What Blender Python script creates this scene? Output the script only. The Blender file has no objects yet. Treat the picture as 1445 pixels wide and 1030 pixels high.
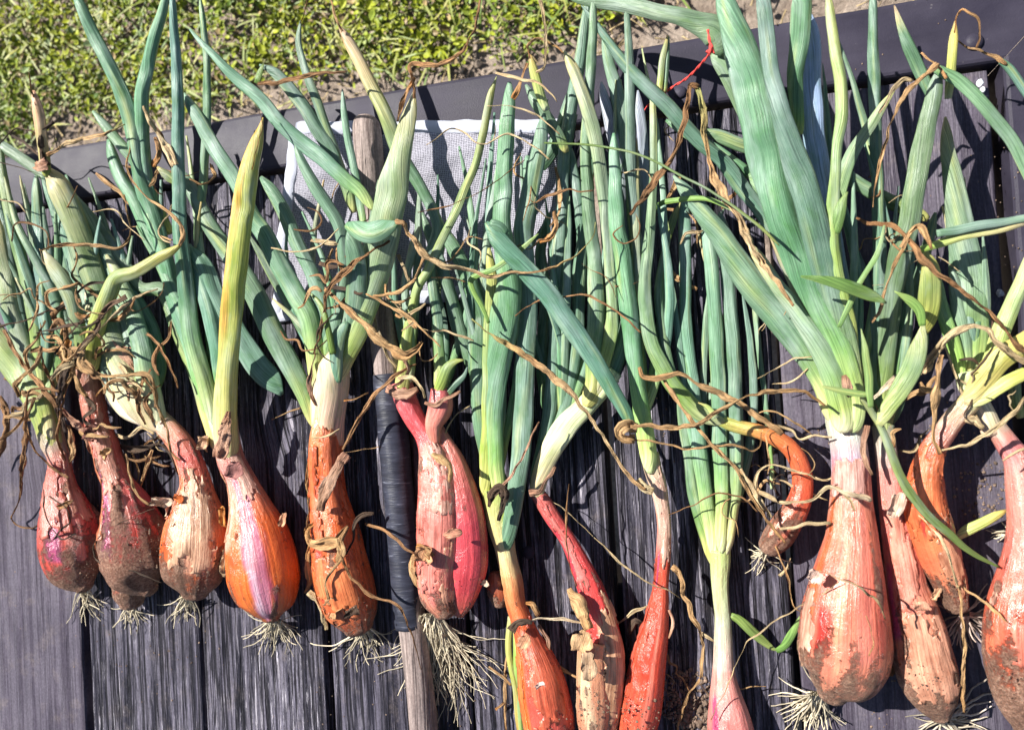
import bpy, math, random
import numpy as np
from mathutils import Vector, Matrix, noise
random.seed(7); rng = np.random.default_rng(7)
S = bpy.context.scene
COL = S.collection
R = math.radians

# ------------------------------------------------------------------ camera
PW, PH, FPX = 1445.0, 1030.0, 1043.0
CAM_H = 0.516
ca, cb, cc = R(0.416), R(15.2), R(-3.584)
CM = (Matrix.Rotation(cc, 3, 'Z') @ Matrix.Rotation(ca, 3, 'X') @ Matrix.Rotation(cb, 3, 'Y'))
cam_d = bpy.data.cameras.new('camera'); cam = bpy.data.objects.new('camera', cam_d); COL.objects.link(cam)
cam.matrix_world = Matrix.Translation((0, 0, CAM_H)) @ CM.to_4x4()
cam_d.sensor_width = 36; cam_d.lens = 36 * FPX / PW
cam_d.clip_start = 0.01; cam_d.clip_end = 200
cam_d.dof.use_dof = True; cam_d.dof.focus_distance = 0.51; cam_d.dof.aperture_fstop = 9
S.camera = cam

# ------------------------------------------------------------------ light
sun_vec = Vector((0.78, -0.50, -1.0)).normalized()          # the way the light travels
w = bpy.data.worlds.new('World'); S.world = w; w.use_nodes = True
nt = w.node_tree; bg = nt.nodes['Background']
sky = nt.nodes.new('ShaderNodeTexSky'); sky.sky_type = 'NISHITA'; sky.sun_disc = False
sky.sun_elevation = math.asin(-sun_vec.z); sky.sun_rotation = math.atan2(-sun_vec.x, -sun_vec.y)
nt.links.new(sky.outputs[0], bg.inputs[0]); bg.inputs[1].default_value = 0.05
sd = bpy.data.lights.new('sun', 'SUN'); sd.energy = 5.0; sd.angle = R(0.53); sd.color = (1, .965, .9)
so = bpy.data.objects.new('sun', sd); COL.objects.link(so); so.location = (-1, 1, 2)
so.rotation_euler = sun_vec.to_track_quat('-Z', 'Y').to_euler()
S.view_settings.view_transform = 'Standard'; S.view_settings.look = 'None'
S.view_settings.gamma = 1; S.view_settings.exposure = 0.92

# ------------------------------------------------------------------ helpers
def at(px, py, z=0.0):
    """the point of the horizontal level z that the ray through a photo pixel meets"""
    d = CM @ Vector(((px - PW / 2) / FPX, -(py - PH / 2) / FPX, -1.0))
    t = (CAM_H - z) / -d.z
    return Vector((0, 0, CAM_H)) + d * t
def mpp(z): return (CAM_H - z) / FPX * 1.0
def mpx(px, py, z):
    return (at(px + 1, py, z) - at(px, py, z)).length * .5 + (at(px, py + 1, z) - at(px, py, z)).length * .5

def tag(o, label=None, cat=None, group=None, kind=None):
    if label: o['label'] = label
    if cat: o['category'] = cat
    if group: o['group'] = group
    if kind: o['kind'] = kind
    return o
def empty(name, loc):
    o = bpy.data.objects.new(name, None); COL.objects.link(o); o.location = loc; o.empty_display_size = .01
    return o
def mesh_obj(name, verts, faces, mat, parent=None, cols=None, uvs=None, mud=None, smooth=True, origin=None):
    """verts are world coordinates; the mesh is stored relative to its parent (or origin)"""
    o0 = Vector(parent['_o']) if parent is not None and '_o' in parent else (origin or Vector((0, 0, 0)))
    v = np.asarray(verts, dtype=np.float32) - np.array(o0, dtype=np.float32)
    me = bpy.data.meshes.new(name); me.from_pydata(v.tolist(), [], faces); 
    if cols is not None:
        a = me.color_attributes.new('Col', 'FLOAT_COLOR', 'POINT')
        c = np.ones((len(v), 4), dtype=np.float32); c[:, :3] = np.asarray(cols, dtype=np.float32); a.data.foreach_set('color', c.ravel())
    if mud is not None:
        a = me.attributes.new('mud', 'FLOAT', 'POINT'); a.data.foreach_set('value', np.asarray(mud, dtype=np.float32))
    if uvs is not None:
        l = me.uv_layers.new(name='UVMap'); idx = np.empty(len(me.loops), dtype=np.int32); me.loops.foreach_get('vertex_index', idx)
        l.data.foreach_set('uv', np.asarray(uvs, dtype=np.float32)[idx].ravel())
    if smooth: me.polygons.foreach_set('use_smooth', [True] * len(me.polygons))
    me.materials.append(mat); me.update()
    o = bpy.data.objects.new(name, me); COL.objects.link(o)
    if parent is not None: o.parent = parent
    elif origin is not None: o.location = origin
    return o

# ------------------------------------------------------------------ materials
def mat(name, rough=.5, spec=.5):
    m = bpy.data.materials.new(name); m.use_nodes = True; n = m.node_tree; b = n.nodes['Principled BSDF']
    b.inputs['Roughness'].default_value = rough; b.inputs['Specular IOR Level'].default_value = spec
    return m, n, b
def N(n, t, **k):
    x = n.nodes.new(t)
    for a, v in k.items():
        if a in x.inputs: x.inputs[a].default_value = v
        else: setattr(x, a, v)
    return x
def ramp(n, src, stops):
    r = N(n, 'ShaderNodeValToRGB'); e = r.color_ramp.elements
    while len(e) > 1: e.remove(e[-1])
    e[0].position = stops[0][0]; e[0].color = (*stops[0][1], 1) if len(stops[0][1]) == 3 else stops[0][1]
    for p, c in stops[1:]:
        q = e.new(p); q.color = (*c, 1)
    n.links.new(src, r.inputs[0]); return r.outputs[0]
def g3(v): return (v, v, v)
def mix(n, a, b, f, mode='MIX'):
    x = n.nodes.new('ShaderNodeMix'); x.data_type = 'RGBA'; x.blend_type = mode
    for s, v in ((6, a), (7, b), (0, f)):
        if isinstance(v, (int, float)): x.inputs[s].default_value = v
        elif isinstance(v, tuple): x.inputs[s].default_value = (*v, 1)
        else: n.links.new(v, x.inputs[s])
    return x.outputs[2]
def math_(n, op, a, b=0.0):
    x = n.nodes.new('ShaderNodeMath'); x.operation = op
    for s, v in ((0, a), (1, b)):
        if isinstance(v, (int, float)): x.inputs[s].default_value = v
        else: n.links.new(v, x.inputs[s])
    return x.outputs[0]
def mapped(n, out, scale, loc=(0, 0, 0)):
    m = n.nodes.new('ShaderNodeMapping'); m.inputs['Scale'].default_value = scale; m.inputs['Location'].default_value = loc
    n.links.new(out, m.inputs[0]); return m.outputs[0]
def noise_(n, vec, scale, detail=4, rough=.55, dist=0.0):
    x = n.nodes.new('ShaderNodeTexNoise'); x.inputs['Scale'].default_value = scale; x.inputs['Detail'].default_value = detail
    x.inputs['Roughness'].default_value = rough; x.inputs['Distortion'].default_value = dist
    n.links.new(vec, x.inputs['Vector']); return x.outputs['Fac']
def bump(n, b, h, strength=.3, dist=.001, chain=None):
    x = n.nodes.new('ShaderNodeBump'); x.inputs['Strength'].default_value = strength; x.inputs['Distance'].default_value = dist
    n.links.new(h, x.inputs['Height'])
    if chain is not None: n.links.new(chain, x.inputs['Normal'])
    n.links.new(x.outputs[0], b.inputs['Normal']); return x.outputs[0]
def colattr(n, name='Col'):
    x = n.nodes.new('ShaderNodeAttribute'); x.attribute_name = name; return x

def leaf_material():
    m, n, b = mat('onion_leaf', .48, .38)
    c = colattr(n).outputs['Color']; uv = n.nodes.new('ShaderNodeUVMap').outputs[0]
    st = noise_(n, mapped(n, uv, (2100, 22, 1)), 1, 3, .6)          # long veins, uv is in metres
    bl = noise_(n, mapped(n, uv, (130, 50, 1)), 1, 4, .6)
    sp = noise_(n, mapped(n, uv, (700, 500, 1)), 1, 3, .75); blm = noise_(n, mapped(n, uv, (60, 14, 1)), 1, 4, .65)
    c1 = mix(n, c, ramp(n, st, [(.34, g3(.55)), (.5, g3(1)), (.66, (1.45, 1.35, 1.35))]), 1.0, 'MULTIPLY')
    c2 = mix(n, c1, ramp(n, bl, [(.3, (.74, .86, .62)), (.5, g3(1)), (.75, (1.3, 1.16, 1.2))]), .9, 'MULTIPLY')
    c3 = mix(n, c2, (.42, .36, .18), math_(n, 'MULTIPLY', ramp(n, sp, [(.72, g3(0)), (.8, g3(1))]), .35))
    c3 = mix(n, c3, (.44, .52, .50), math_(n, 'MULTIPLY', ramp(n, blm, [(.48, g3(0)), (.7, g3(1))]), .5))
    n.links.new(c3, b.inputs['Base Color'])
    n.links.new(ramp(n, bl, [(.2, g3(.27)), (.8, g3(.5))]), b.inputs['Roughness'])
    h = math_(n, 'ADD', st, math_(n, 'MULTIPLY', bl, .8)); bump(n, b, h, .55, .0009)
    return m
def dry_material():
    m, n, b = mat('dry_leaf', .7, .3)
    c = colattr(n).outputs['Color']; uv = n.nodes.new('ShaderNodeUVMap').outputs[0]
    st = noise_(n, mapped(n, uv, (1700, 45, 1)), 1, 4, .65)
    bl = noise_(n, mapped(n, uv, (160, 110, 1)), 1, 4, .6)
    c1 = mix(n, c, ramp(n, st, [(.34, g3(.28)), (.5, g3(1.0)), (.68, (1.6, 1.5, 1.3))]), 1.0, 'MULTIPLY')
    c2 = mix(n, c1, ramp(n, bl, [(.32, (.5, .42, .36)), (.55, g3(1)), (.8, (1.3, 1.25, 1.15))]), .8, 'MULTIPLY')
    n.links.new(c2, b.inputs['Base Color']); bump(n, b, math_(n, 'ADD', st, math_(n, 'MULTIPLY', bl, 1.5)), .9, .0012)
    return m
def bulb_material():
    m, n, b = mat('bulb_skin', .3, .6)
    c = colattr(n).outputs['Color']; uv = n.nodes.new('ShaderNodeUVMap').outputs[0]
    tc = n.nodes.new('ShaderNodeTexCoord').outputs['Object']; mu = colattr(n, 'mud').outputs['Fac']
    st = noise_(n, mapped(n, uv, (900, 20, 1)), 1, 3, .6)
    bl = noise_(n, mapped(n, uv, (110, 45, 1)), 1, 5, .6)
    flk = noise_(n, mapped(n, uv, (260, 130, 1)), 1, 5, .7, .6)
    gr = noise_(n, tc, 520, 6, .8); gr2 = noise_(n, tc, 150, 5, .7); gr3 = noise_(n, tc, 45, 3, .6)
    c1 = mix(n, c, ramp(n, st, [(.3, (.78, .6, .62)), (.5, g3(1)), (.72, (1.3, 1.2, 1.15))]), .9, 'MULTIPLY')
    c1 = mix(n, c1, ramp(n, bl, [(.3, (.72, .6, .62)), (.55, g3(1)), (.8, (1.15, 1.15, 1.15))]), .8, 'MULTIPLY')
    c1 = mix(n, c1, (.55, .27, .13), math_(n, 'MULTIPLY', ramp(n, flk, [(.64, g3(0)), (.68, g3(1))]), .5))
    ms = math_(n, 'ADD', mu, math_(n, 'MULTIPLY', math_(n, 'SUBTRACT', gr2, .5), 1.5))
    ms = math_(n, 'ADD', ms, math_(n, 'MULTIPLY', math_(n, 'SUBTRACT', gr, .5), .9))
    mf = ramp(n, ms, [(.34, g3(0)), (.52, g3(.62)), (.72, g3(1))])
    mc = ramp(n, gr, [(.32, (.05, .03, .02)), (.48, (.19, .115, .075)), (.66, (.44, .30, .215))])
    mc = mix(n, mc, ramp(n, gr3, [(.35, (.62, .55, .5)), (.65, (1.75, 1.6, 1.6))]), 1.0, 'MULTIPLY')
    mfc = math_(n, 'MULTIPLY', mf, .9)
    n.links.new(mix(n, c1, mc, mfc), b.inputs['Base Color'])
    n.links.new(mix(n, ramp(n, bl, [(.3, g3(.17)), (.7, g3(.33))]), g3(.95), mf), b.inputs['Roughness'])
    b.inputs['Subsurface Weight'].default_value = .1; b.inputs['Subsurface Radius'].default_value = (1, .3, .15); b.inputs['Subsurface Scale'].default_value = .003
    h1 = math_(n, 'ADD', math_(n, 'MULTIPLY', st, .5), math_(n, 'MULTIPLY', flk, .8))
    h2 = math_(n, 'MULTIPLY', math_(n, 'ADD', math_(n, 'MULTIPLY', gr, 1.2), gr2), 2.2)
    x = n.nodes.new('ShaderNodeMix'); x.data_type = 'FLOAT'; n.links.new(mf, x.inputs[0]); n.links.new(h1, x.inputs[2]); n.links.new(h2, x.inputs[3])
    bump(n, b, x.outputs[0], .9, .0014)
    return m
def vcol_material(name, rough=.8, amp=.4, scale=500, bstr=.4, trans=0):
    m, n, b = mat(name, rough, .3)
    c = colattr(n).outputs['Color']; tc = n.nodes.new('ShaderNodeTexCoord').outputs['Object']
    nz = noise_(n, tc, scale, 4, .65)
    n.links.new(mix(n, c, ramp(n, nz, [(.3, g3(1 - amp)), (.7, g3(1 + amp))]), 1.0, 'MULTIPLY'), b.inputs['Base Color'])
    if bstr: bump(n, b, nz, bstr, .0006)
    return m

def wood_material(name, base, pale, dark, grain=1.0, wear=.5, rough=.6, spec=.2):
    m, n, b = mat(name, rough, spec)
    tc = n.nodes.new('ShaderNodeTexCoord').outputs['Object']; oi = n.nodes.new('ShaderNodeObjectInfo').outputs['Random']
    add = n.nodes.new('ShaderNodeVectorMath'); add.operation = 'MULTIPLY_ADD'
    n.links.new(tc, add.inputs[0]); add.inputs[1].default_value = (1, 1, 1)
    cmb = n.nodes.new('ShaderNodeCombineXYZ'); n.links.new(math_(n, 'MULTIPLY', oi, 7.3), cmb.inputs[0]); n.links.new(math_(n, 'MULTIPLY', oi, 3.1), cmb.inputs[1]); n.links.new(cmb.outputs[0], add.inputs[2])
    v = add.outputs[0]
    vo = n.nodes.new('ShaderNodeTexVoronoi'); vo.inputs['Scale'].default_value = 1; n.links.new(mapped(n, v, (8.5, 4.2, 8.5)), vo.inputs['Vector']); kd = vo.outputs['Distance']
    kn = ramp(n, kd, [(.0, g3(1)), (.06, g3(.75)), (.22, g3(0))]); wv_ = n.nodes.new('ShaderNodeVectorMath'); wv_.operation = 'MULTIPLY_ADD'; kc = n.nodes.new('ShaderNodeCombineXYZ'); n.links.new(kn, kc.inputs[0])
    n.links.new(kc.outputs[0], wv_.inputs[0]); wv_.inputs[1].default_value = (.012, 0, 0); n.links.new(v, wv_.inputs[2]); v = wv_.outputs[0]
    fine = noise_(n, mapped(n, v, (380, 9, 100)), 1, 5, .7, .2)
    mid = noise_(n, mapped(n, v, (230, 7, 50)), 1, 4, .6, .3)
    crk = noise_(n, mapped(n, v, (150, 3.5, 30)), 1, 3, .6, .3)
    fleck = noise_(n, mapped(n, v, (430, 20, 100)), 1, 5, .75, .3)
    big = noise_(n, v, 9, 4, .6)
    grit = noise_(n, v, 1300, 3, .6)
    short = noise_(n, mapped(n, v, (620, 75, 100)), 1, 4, .7, .4); spk = noise_(n, mapped(n, v, (800, 420, 300)), 1, 3, .7)
    zone = ramp(n, noise_(n, mapped(n, v, (16, 3.2, 10)), 1, 5, .65, .6), [(.36, g3(.12)), (.6, g3(1))])
    col = mix(n, base, dark, ramp(n, mid, [(.42, g3(1)), (.54, g3(0))]))
    col = mix(n, col, ramp(n, short, [(.36, g3(.45)), (.5, g3(1)), (.64, g3(1.5))]), math_(n, 'MULTIPLY', zone, .9 * min(1, grain + .15)), 'MULTIPLY')
    dust = noise_(n, v, 38, 6, .75)
    col = mix(n, col, (.24, .20, .18), math_(n, 'MULTIPLY', ramp(n, dust, [(.54, g3(0)), (.72, g3(1))]), .4))
    col = mix(n, col, ramp(n, spk, [(.3, g3(.7)), (.7, g3(1.35))]), .8, 'MULTIPLY')
    col = mix(n, col, ramp(n, fine, [(.34, g3(.42)), (.5, g3(.98)), (.66, g3(1.42))]), math_(n, 'MULTIPLY', math_(n, 'ADD', math_(n, 'MULTIPLY', zone, .6), .4), min(1, grain)), 'MULTIPLY')
    wm = math_(n, 'MULTIPLY', ramp(n, fleck, [(.60 - .06 * wear, g3(0)), (.65 - .06 * wear, g3(1))]), ramp(n, big, [(.42, g3(.12)), (.6, g3(1))]))
    col = mix(n, col, pale, math_(n, 'MULTIPLY', wm, wear))
    ck = ramp(n, crk, [(.468, g3(0)), (.49, g3(1)), (.51, g3(1)), (.532, g3(0))])
    col = mix(n, col, (.006, .006, .009), math_(n, 'MULTIPLY', ck, .85 * grain))
    col = mix(n, col, ramp(n, big, [(.3, (.68, .66, .7)), (.7, (1.2, 1.17, 1.14))]), 1.0, 'MULTIPLY')
    col = mix(n, col, ramp(n, kd, [(0, (.35, .33, .36)), (.045, (.5, .48, .5)), (.06, g3(.25)), (.075, g3(1))]), .9 * min(1, grain), 'MULTIPLY')
    n.links.new(col, b.inputs['Base Color'])
    n.links.new(ramp(n, mid, [(.3, g3(rough - .12)), (.7, g3(rough + .15))]), b.inputs['Roughness'])
    h = math_(n, 'SUBTRACT', math_(n, 'ADD', math_(n, 'MULTIPLY', fine, .9), math_(n, 'MULTIPLY', wm, .35)), math_(n, 'MULTIPLY', ck, 1.2))
    h = math_(n, 'ADD', math_(n, 'ADD', h, math_(n, 'MULTIPLY', grit, .15)), math_(n, 'MULTIPLY', short, .6))
    bump(n, b, h, .85 * min(1, grain) + .12, .0014)
    return m
def paper_material():
    m, n, b = mat('papery_skin', .33, .55)
    c = colattr(n).outputs['Color']; uv = n.nodes.new('ShaderNodeUVMap').outputs[0]
    st = noise_(n, mapped(n, uv, (1000, 24, 1)), 1, 4, .65); bl = noise_(n, mapped(n, uv, (160, 60, 1)), 1, 5, .65)
    c1 = mix(n, c, ramp(n, st, [(.34, (.55, .45, .42)), (.5, g3(1)), (.66, (1.25, 1.2, 1.2))]), 1.0, 'MULTIPLY')
    c1 = mix(n, c1, ramp(n, bl, [(.32, (.55, .42, .36)), (.55, g3(1)), (.75, (1.15, 1.15, 1.15))]), .9, 'MULTIPLY')
    n.links.new(c1, b.inputs['Base Color']); bump(n, b, math_(n, 'ADD', st, math_(n, 'MULTIPLY', bl, 1.4)), .8, .0011)
    return m
PAPER = paper_material(); LEAF = leaf_material(); DRY = dry_material(); BULB = bulb_material()
ROOT = vcol_material('root_fibre', .75, .25, 600, .2)
CLOD = vcol_material('dry_soil', .95, .5, 900, .9)
GRASS = vcol_material('lawn_leaf', .5, .25, 300, 0)
PLANK = wood_material('weathered_stained_plank', (.112, .106, .138), (.50, .48, .55), (.020, .019, .030), 1.0, .8, .6)
PLANK2 = wood_material('smooth_stained_plank', (.105, .094, .122), (.28, .26, .32), (.066, .056, .078), .28, .3, .55)
def painted():
    m, n, b = mat('dark_painted_board', .5, .2); tc = n.nodes.new('ShaderNodeTexCoord').outputs['Object']
    a = noise_(n, tc, 26, 5, .6); f = noise_(n, tc, 900, 4, .7); g = noise_(n, mapped(n, tc, (7, 60, 60)), 1, 4, .6); d = noise_(n, tc, 210, 3, .6)
    c = ramp(n, a, [(.3, (.026, .023, .037)), (.7, (.045, .040, .060))])
    c = mix(n, c, ramp(n, g, [(.35, g3(.86)), (.65, g3(1.12))]), 1.0, 'MULTIPLY')
    c = mix(n, c, (.20, .18, .18), math_(n, 'MULTIPLY', ramp(n, math_(n, 'ADD', d, math_(n, 'MULTIPLY', a, .35)), [(.88, g3(0)), (.95, g3(1))]), .45))
    n.links.new(c, b.inputs['Base Color']); n.links.new(ramp(n, a, [(.3, g3(.42)), (.7, g3(.6))]), b.inputs['Roughness'])
    bump(n, b, math_(n, 'ADD', f, math_(n, 'MULTIPLY', a, .5)), .25, .0008); return m
FRAME = painted()
HANDLE = wood_material('grey_handle_wood', (.33, .27, .245), (.50, .43, .38), (.20, .155, .14), .4, .35, .6)

# ------------------------------------------------------------------ ground and lawn
GZ = -0.45
def soil_ground():
    m, n, b = mat('soil', .95, .2); tc = n.nodes.new('ShaderNodeTexCoord').outputs['Object']
    a = noise_(n, tc, 14, 8, .7); f = noise_(n, tc, 160, 6, .75); g = noise_(n, tc, 2.2, 3)
    c = ramp(n, a, [(.3, (.22, .16, .12)), (.5, (.44, .35, .28)), (.7, (.58, .48, .40))])
    c = mix(n, c, ramp(n, f, [(.3, g3(.55)), (.7, g3(1.35))]), 1.0, 'MULTIPLY')
    n.links.new(c, b.inputs['Base Color'])
    bump(n, b, math_(n, 'ADD', a, math_(n, 'MULTIPLY', f, .35)), 1, .02)
    # fine patch near the bench with real relief, coarse sheet to the horizon
    v, fc = [], []
    nx, ny = 150, 90
    for j in range(ny + 1):
        for i in range(nx + 1):
            x = -1.9 + 3.2 * i / nx; y = -.6 + 2.2 * j / ny
            e = min(1, min(i, nx - i, j, ny - j) / 6)
            z = GZ + e * (.022 * noise.fractal(Vector((x * 5, y * 5, 0)), 1, 2, 4) + .006 * noise.noise(Vector((x * 40, y * 40, 3))))
            v.append((x, y, z))
    for j in range(ny):
        for i in range(nx):
            k = j * (nx + 1) + i; fc.append((k, k + 1, k + nx + 2, k + nx + 1))
    X0, X1, Y0, Y1, B = -1.9, 1.3, -.6, 1.6, 60
    q = len(v); v += [(-B, -B, GZ), (B, -B, GZ), (B, B, GZ), (-B, B, GZ), (X0, Y0, GZ), (X1, Y0, GZ), (X1, Y1, GZ), (X0, Y1, GZ)]
    fc += [(q, q + 1, q + 5, q + 4), (q + 1, q + 2, q + 6, q + 5), (q + 2, q + 3, q + 7, q + 6), (q + 3, q, q + 4, q + 7)]
    o = mesh_obj('ground', v, fc, m); tag(o, kind='structure')
soil_ground()

def lawn():
    NL, NB = 66000, 13000
    def dens(x, y):
        ed = .440 + .03 * noise.noise(Vector((x * 9, y * 3, 1))) + .028 * noise.noise(Vector((x * 30, y * 14, 5)))
        d = (y - ed) / .05
        right = max(0, min(1, (x + .10) / .22)); d -= right * 3.4 - 1.2 * right * max(0, (y - .6) * 6)
        n_ = noise.noise(Vector((x * 11, y * 11, 9)))
        return max(.0, min(1, d + .2)) * (0.55 + .8 * max(-.3, n_) + .3)
    pts = []
    while len(pts) < NL + NB:
        x = rng.uniform(-1.7, 1.0); y = .3 + rng.random() ** 1.5 * 1.1
        if rng.random() < dens(x, y): pts.append((x, y))
    pts = np.array(pts)
    P = pts[:NL]; n_ = NL
    yellow = np.array([.56 + .5 * noise.noise(Vector((a * 7, b * 7, 2))) + .22 * noise.noise(Vector((a * 26, b * 26, 7))) for a, b in P])
    hgt = np.array([.5 + .5 * noise.noise(Vector((a * 16, b * 16, 12))) for a, b in P])
    hz = GZ + .004 + rng.random(n_) ** .7 * (.012 + .05 * hgt)
    size = rng.uniform(.0026, .0062, n_) * (1 + .4 * (rng.random(n_) < .1))
    ang = rng.uniform(0, 6.283, n_); t1 = rng.normal(0, .55, n_); t2 = rng.normal(0, .55, n_)
    ux = np.stack([np.cos(ang), np.sin(ang), np.tan(np.clip(t1, -1.1, 1.1))], 1); ux /= np.linalg.norm(ux, axis=1)[:, None]
    tmp = np.stack([-np.sin(ang), np.cos(ang), np.tan(np.clip(t2, -1.1, 1.1))], 1)
    uy = tmp - (tmp * ux).sum(1)[:, None] * ux; uy /= np.linalg.norm(uy, axis=1)[:, None]; un = np.cross(ux, uy)
    shp = np.array([(-1, 0, .0), (-.35, -.5, .12), (.5, -.48, .12), (1, 0, 0), (.5, .48, .12), (-.35, .5, .12), (.05, 0, -.1)])
    asp = rng.uniform(.5, 1.15, n_)
    ctr = np.stack([P[:, 0], P[:, 1], hz], 1)
    V = ctr[:, None, :] + size[:, None, None] * (shp[None, :, 0, None] * ux[:, None] + shp[None, :, 1, None] * asp[:, None, None] * uy[:, None] * 1.3 + shp[None, :, 2, None] * un[:, None] * 1.2)
    F = np.array([(0, 1, 6), (1, 2, 6), (2, 3, 6), (3, 4, 6), (4, 5, 6), (5, 0, 6)])
    faces = (F[None] + 7 * np.arange(n_)[:, None, None]).reshape(-1, 3)
    y_ = np.clip(yellow + rng.normal(0, .16, n_), 0, 1)[:, None]
    c = (1 - y_) * np.array([.085, .155, .022]) + y_ * np.array([.35, .37, .022])
    dead = rng.random(n_) < .07; c[dead] = np.array([.34, .25, .12])
    pale = rng.random(n_) < .05; c[pale] = np.array([.22, .29, .12])
    c *= rng.uniform(.7, 1.3, n_)[:, None]
    C = np.repeat(c, 7, axis=0)
    # blades
    Q = pts[NL:]; m_ = NB; ang = rng.uniform(0, 6.283, m_); L = rng.uniform(.015, .075, m_); wd = rng.uniform(.0007, .0018, m_)
    dx = np.stack([np.cos(ang), np.sin(ang), np.zeros(m_)], 1); sx = np.stack([-np.sin(ang), np.cos(ang), np.zeros(m_)], 1)
    z0 = GZ + .002 + .028 * rng.random(m_); base = np.stack([Q[:, 0], Q[:, 1], z0], 1); rise = rng.uniform(-.1, .8, m_)
    VB = []
    for k, (s, hf) in enumerate(((0, 1), (.35, 1), (.7, .8), (1, .05))):
        p = base + dx * (L * s)[:, None] * (.9) + np.array([0, 0, 1])[None] * (L * rise * (s - .75 * s * s))[:, None]
        VB += [p - sx * (wd * hf)[:, None], p + sx * (wd * hf)[:, None]]
    VB = np.stack(VB, 1)
    FB = np.array([(0, 1, 3, 2), (2, 3, 5, 4), (4, 5, 7, 6)])
    fb = (FB[None] + 8 * np.arange(m_)[:, None, None]).reshape(-1, 4) + 7 * n_
    mixb = rng.random(m_)[:, None]; cb_ = (1 - mixb) * np.array([.12, .20, .035]) + mixb * np.array([.34, .33, .07])
    verts = np.concatenate([V.reshape(-1, 3), VB.reshape(-1, 3)]); cols = np.concatenate([C, np.repeat(cb_, 8, axis=0)])
    o = mesh_obj('lawn_grass', verts, faces.tolist() + fb.tolist(), GRASS, cols=cols, smooth=False)
    tag(o, 'sunlit clover and short grass growing on the soil behind the table', 'grass', kind='stuff')
    # straw bits, pebbles on the bare soil
    v, f, cl = [], [], []
    for _ in range(2600):
        x = rng.uniform(-1.4, .7); y = rng.uniform(.36, .75 if x < 0 else 1.1); a = rng.uniform(0, 6.28)
        if rng.random() < .55:
            l = rng.uniform(.006, .03); w_ = rng.uniform(.0004, .0011); d = np.array([math.cos(a), math.sin(a), rng.normal(0, .2)]); s = np.array([-math.sin(a), math.cos(a), 0])
            p = np.array([x, y, GZ + .012 + rng.random() * .012]); k = len(v)
            v += [p - d * l / 2 - s * w_, p - d * l / 2 + s * w_, p + d * l / 2 + s * w_, p + d * l / 2 - s * w_, p + np.array([0, 0, w_ * 2])]
            f += [(k, k + 1, k + 2, k + 3), (k, k + 1, k + 4), (k + 1, k + 2, k + 4), (k + 2, k + 3, k + 4), (k + 3, k, k + 4)]; cl += [np.array([.5, .38, .2]) * rng.uniform(.5, 1.2)] * 5
        else:
            r = rng.uniform(.0015, .006); p = np.array([x, y, GZ + .010]); k = len(v); c0 = np.array([.36, .29, .23]) * rng.uniform(.5, 1.3)
            for t in range(6): v.append(p + np.array([math.cos(t * 1.047 + a) * r * rng.uniform(.7, 1.2), math.sin(t * 1.047 + a) * r * rng.uniform(.7, 1.2), 0]))
            v.append(p + np.array([0, 0, r * .9])); f += [(k + t, k + (t + 1) % 6, k + 6) for t in range(6)]; cl += [c0] * 7
    o = mesh_obj('soil_litter', v, f, CLOD, cols=cl, smooth=False); tag(o, 'dry straw and crumbs of earth on the bare soil strip', 'litter', kind='stuff')
lawn()

# ------------------------------------------------------------------ table
TX0, TX1 = -.80, .178
YI, YO, YB = .1778, .2238, -.62
def board(name, x0, x1, y0, y1, z0, z1, m, parent, bev=.0016, mitre=None, seg=40, along='y', wob=.0006):
    """a sawn board: bevelled cross-section swept along its length with a slightly uneven edge"""
    L0, L1, A0, A1 = (y0, y1, x0, x1) if along == 'y' else (x0, x1, y0, y1)
    prof = [(A0, z0), (A1, z0), (A1, z1 - bev), (A1 - bev * .5, z1 - bev * .3), (A1 - bev * 1.4, z1), ((A0 + A1) / 2, z1 + .0003), (A0 + bev * 1.4, z1), (A0 + bev * .5, z1 - bev * .3), (A0, z1 - bev)]
    v, f = [], []; sd_ = random.random() * 50; n_ = len(prof)
    for k in range(seg + 1):
        t = L0 + (L1 - L0) * k / seg
        for a, z in prof:
            da = wob * noise.noise(Vector((t * 25, sd_ + a * 40, 0))) * (1 if z > z0 else 0)
            tt = t
            if mitre: tt = mitre(a, t, k, seg)
            p = (a + da, tt, z + da * .3) if along == 'y' else (tt, a + da, z + da * .3)
            v.append(p)
    for k in range(seg):
        for i in range(n_):
            j = (i + 1) % n_; q = (k * n_ + i, k * n_ + j, (k + 1) * n_ + j, (k + 1) * n_ + i)
            f.append(q if along == 'y' else q[::-1])
    a_ = tuple(range(n_)); b_ = tuple(seg * n_ + i for i in range(n_))
    f.append(a_[::-1] if along == 'y' else a_); f.append(b_ if along == 'y' else b_[::-1])
    return mesh_obj(name, v, f, m, parent, smooth=False)
table = empty('wooden_table', (-.3, -.2, GZ)); table['_o'] = (-.3, -.2, GZ)
tag(table, 'dark stained wooden table of upright boards inside a smooth painted edge frame', 'table')
gaps = [-.763, -.647, -.531, -.4150, -.3008, -.1850, -.0730, .0410, .1765]
gw = [.004, .004, .0074, .0030, .0066, .0036, .0060, .0046, .003]
for i in range(len(gaps) - 1):
    sm = i in (0, 1, 7)
    board('plank', gaps[i] + gw[i] / 2, gaps[i + 1] - gw[i + 1] / 2, YB, YI - .003, -.024, 0.0 + (.0004 if i % 2 else 0), PLANK2 if sm else PLANK, table, seg=60)
FZ = .0065; FWD = YO - YI
board('frame_board', -.86, TX1 + .003, YI, YO, -.034, FZ, FRAME, table, .002, seg=30, along='x',
      mitre=lambda a, t, k, s: t if k < s else TX1 + .003 + (a - YI) * 1.0)
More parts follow.
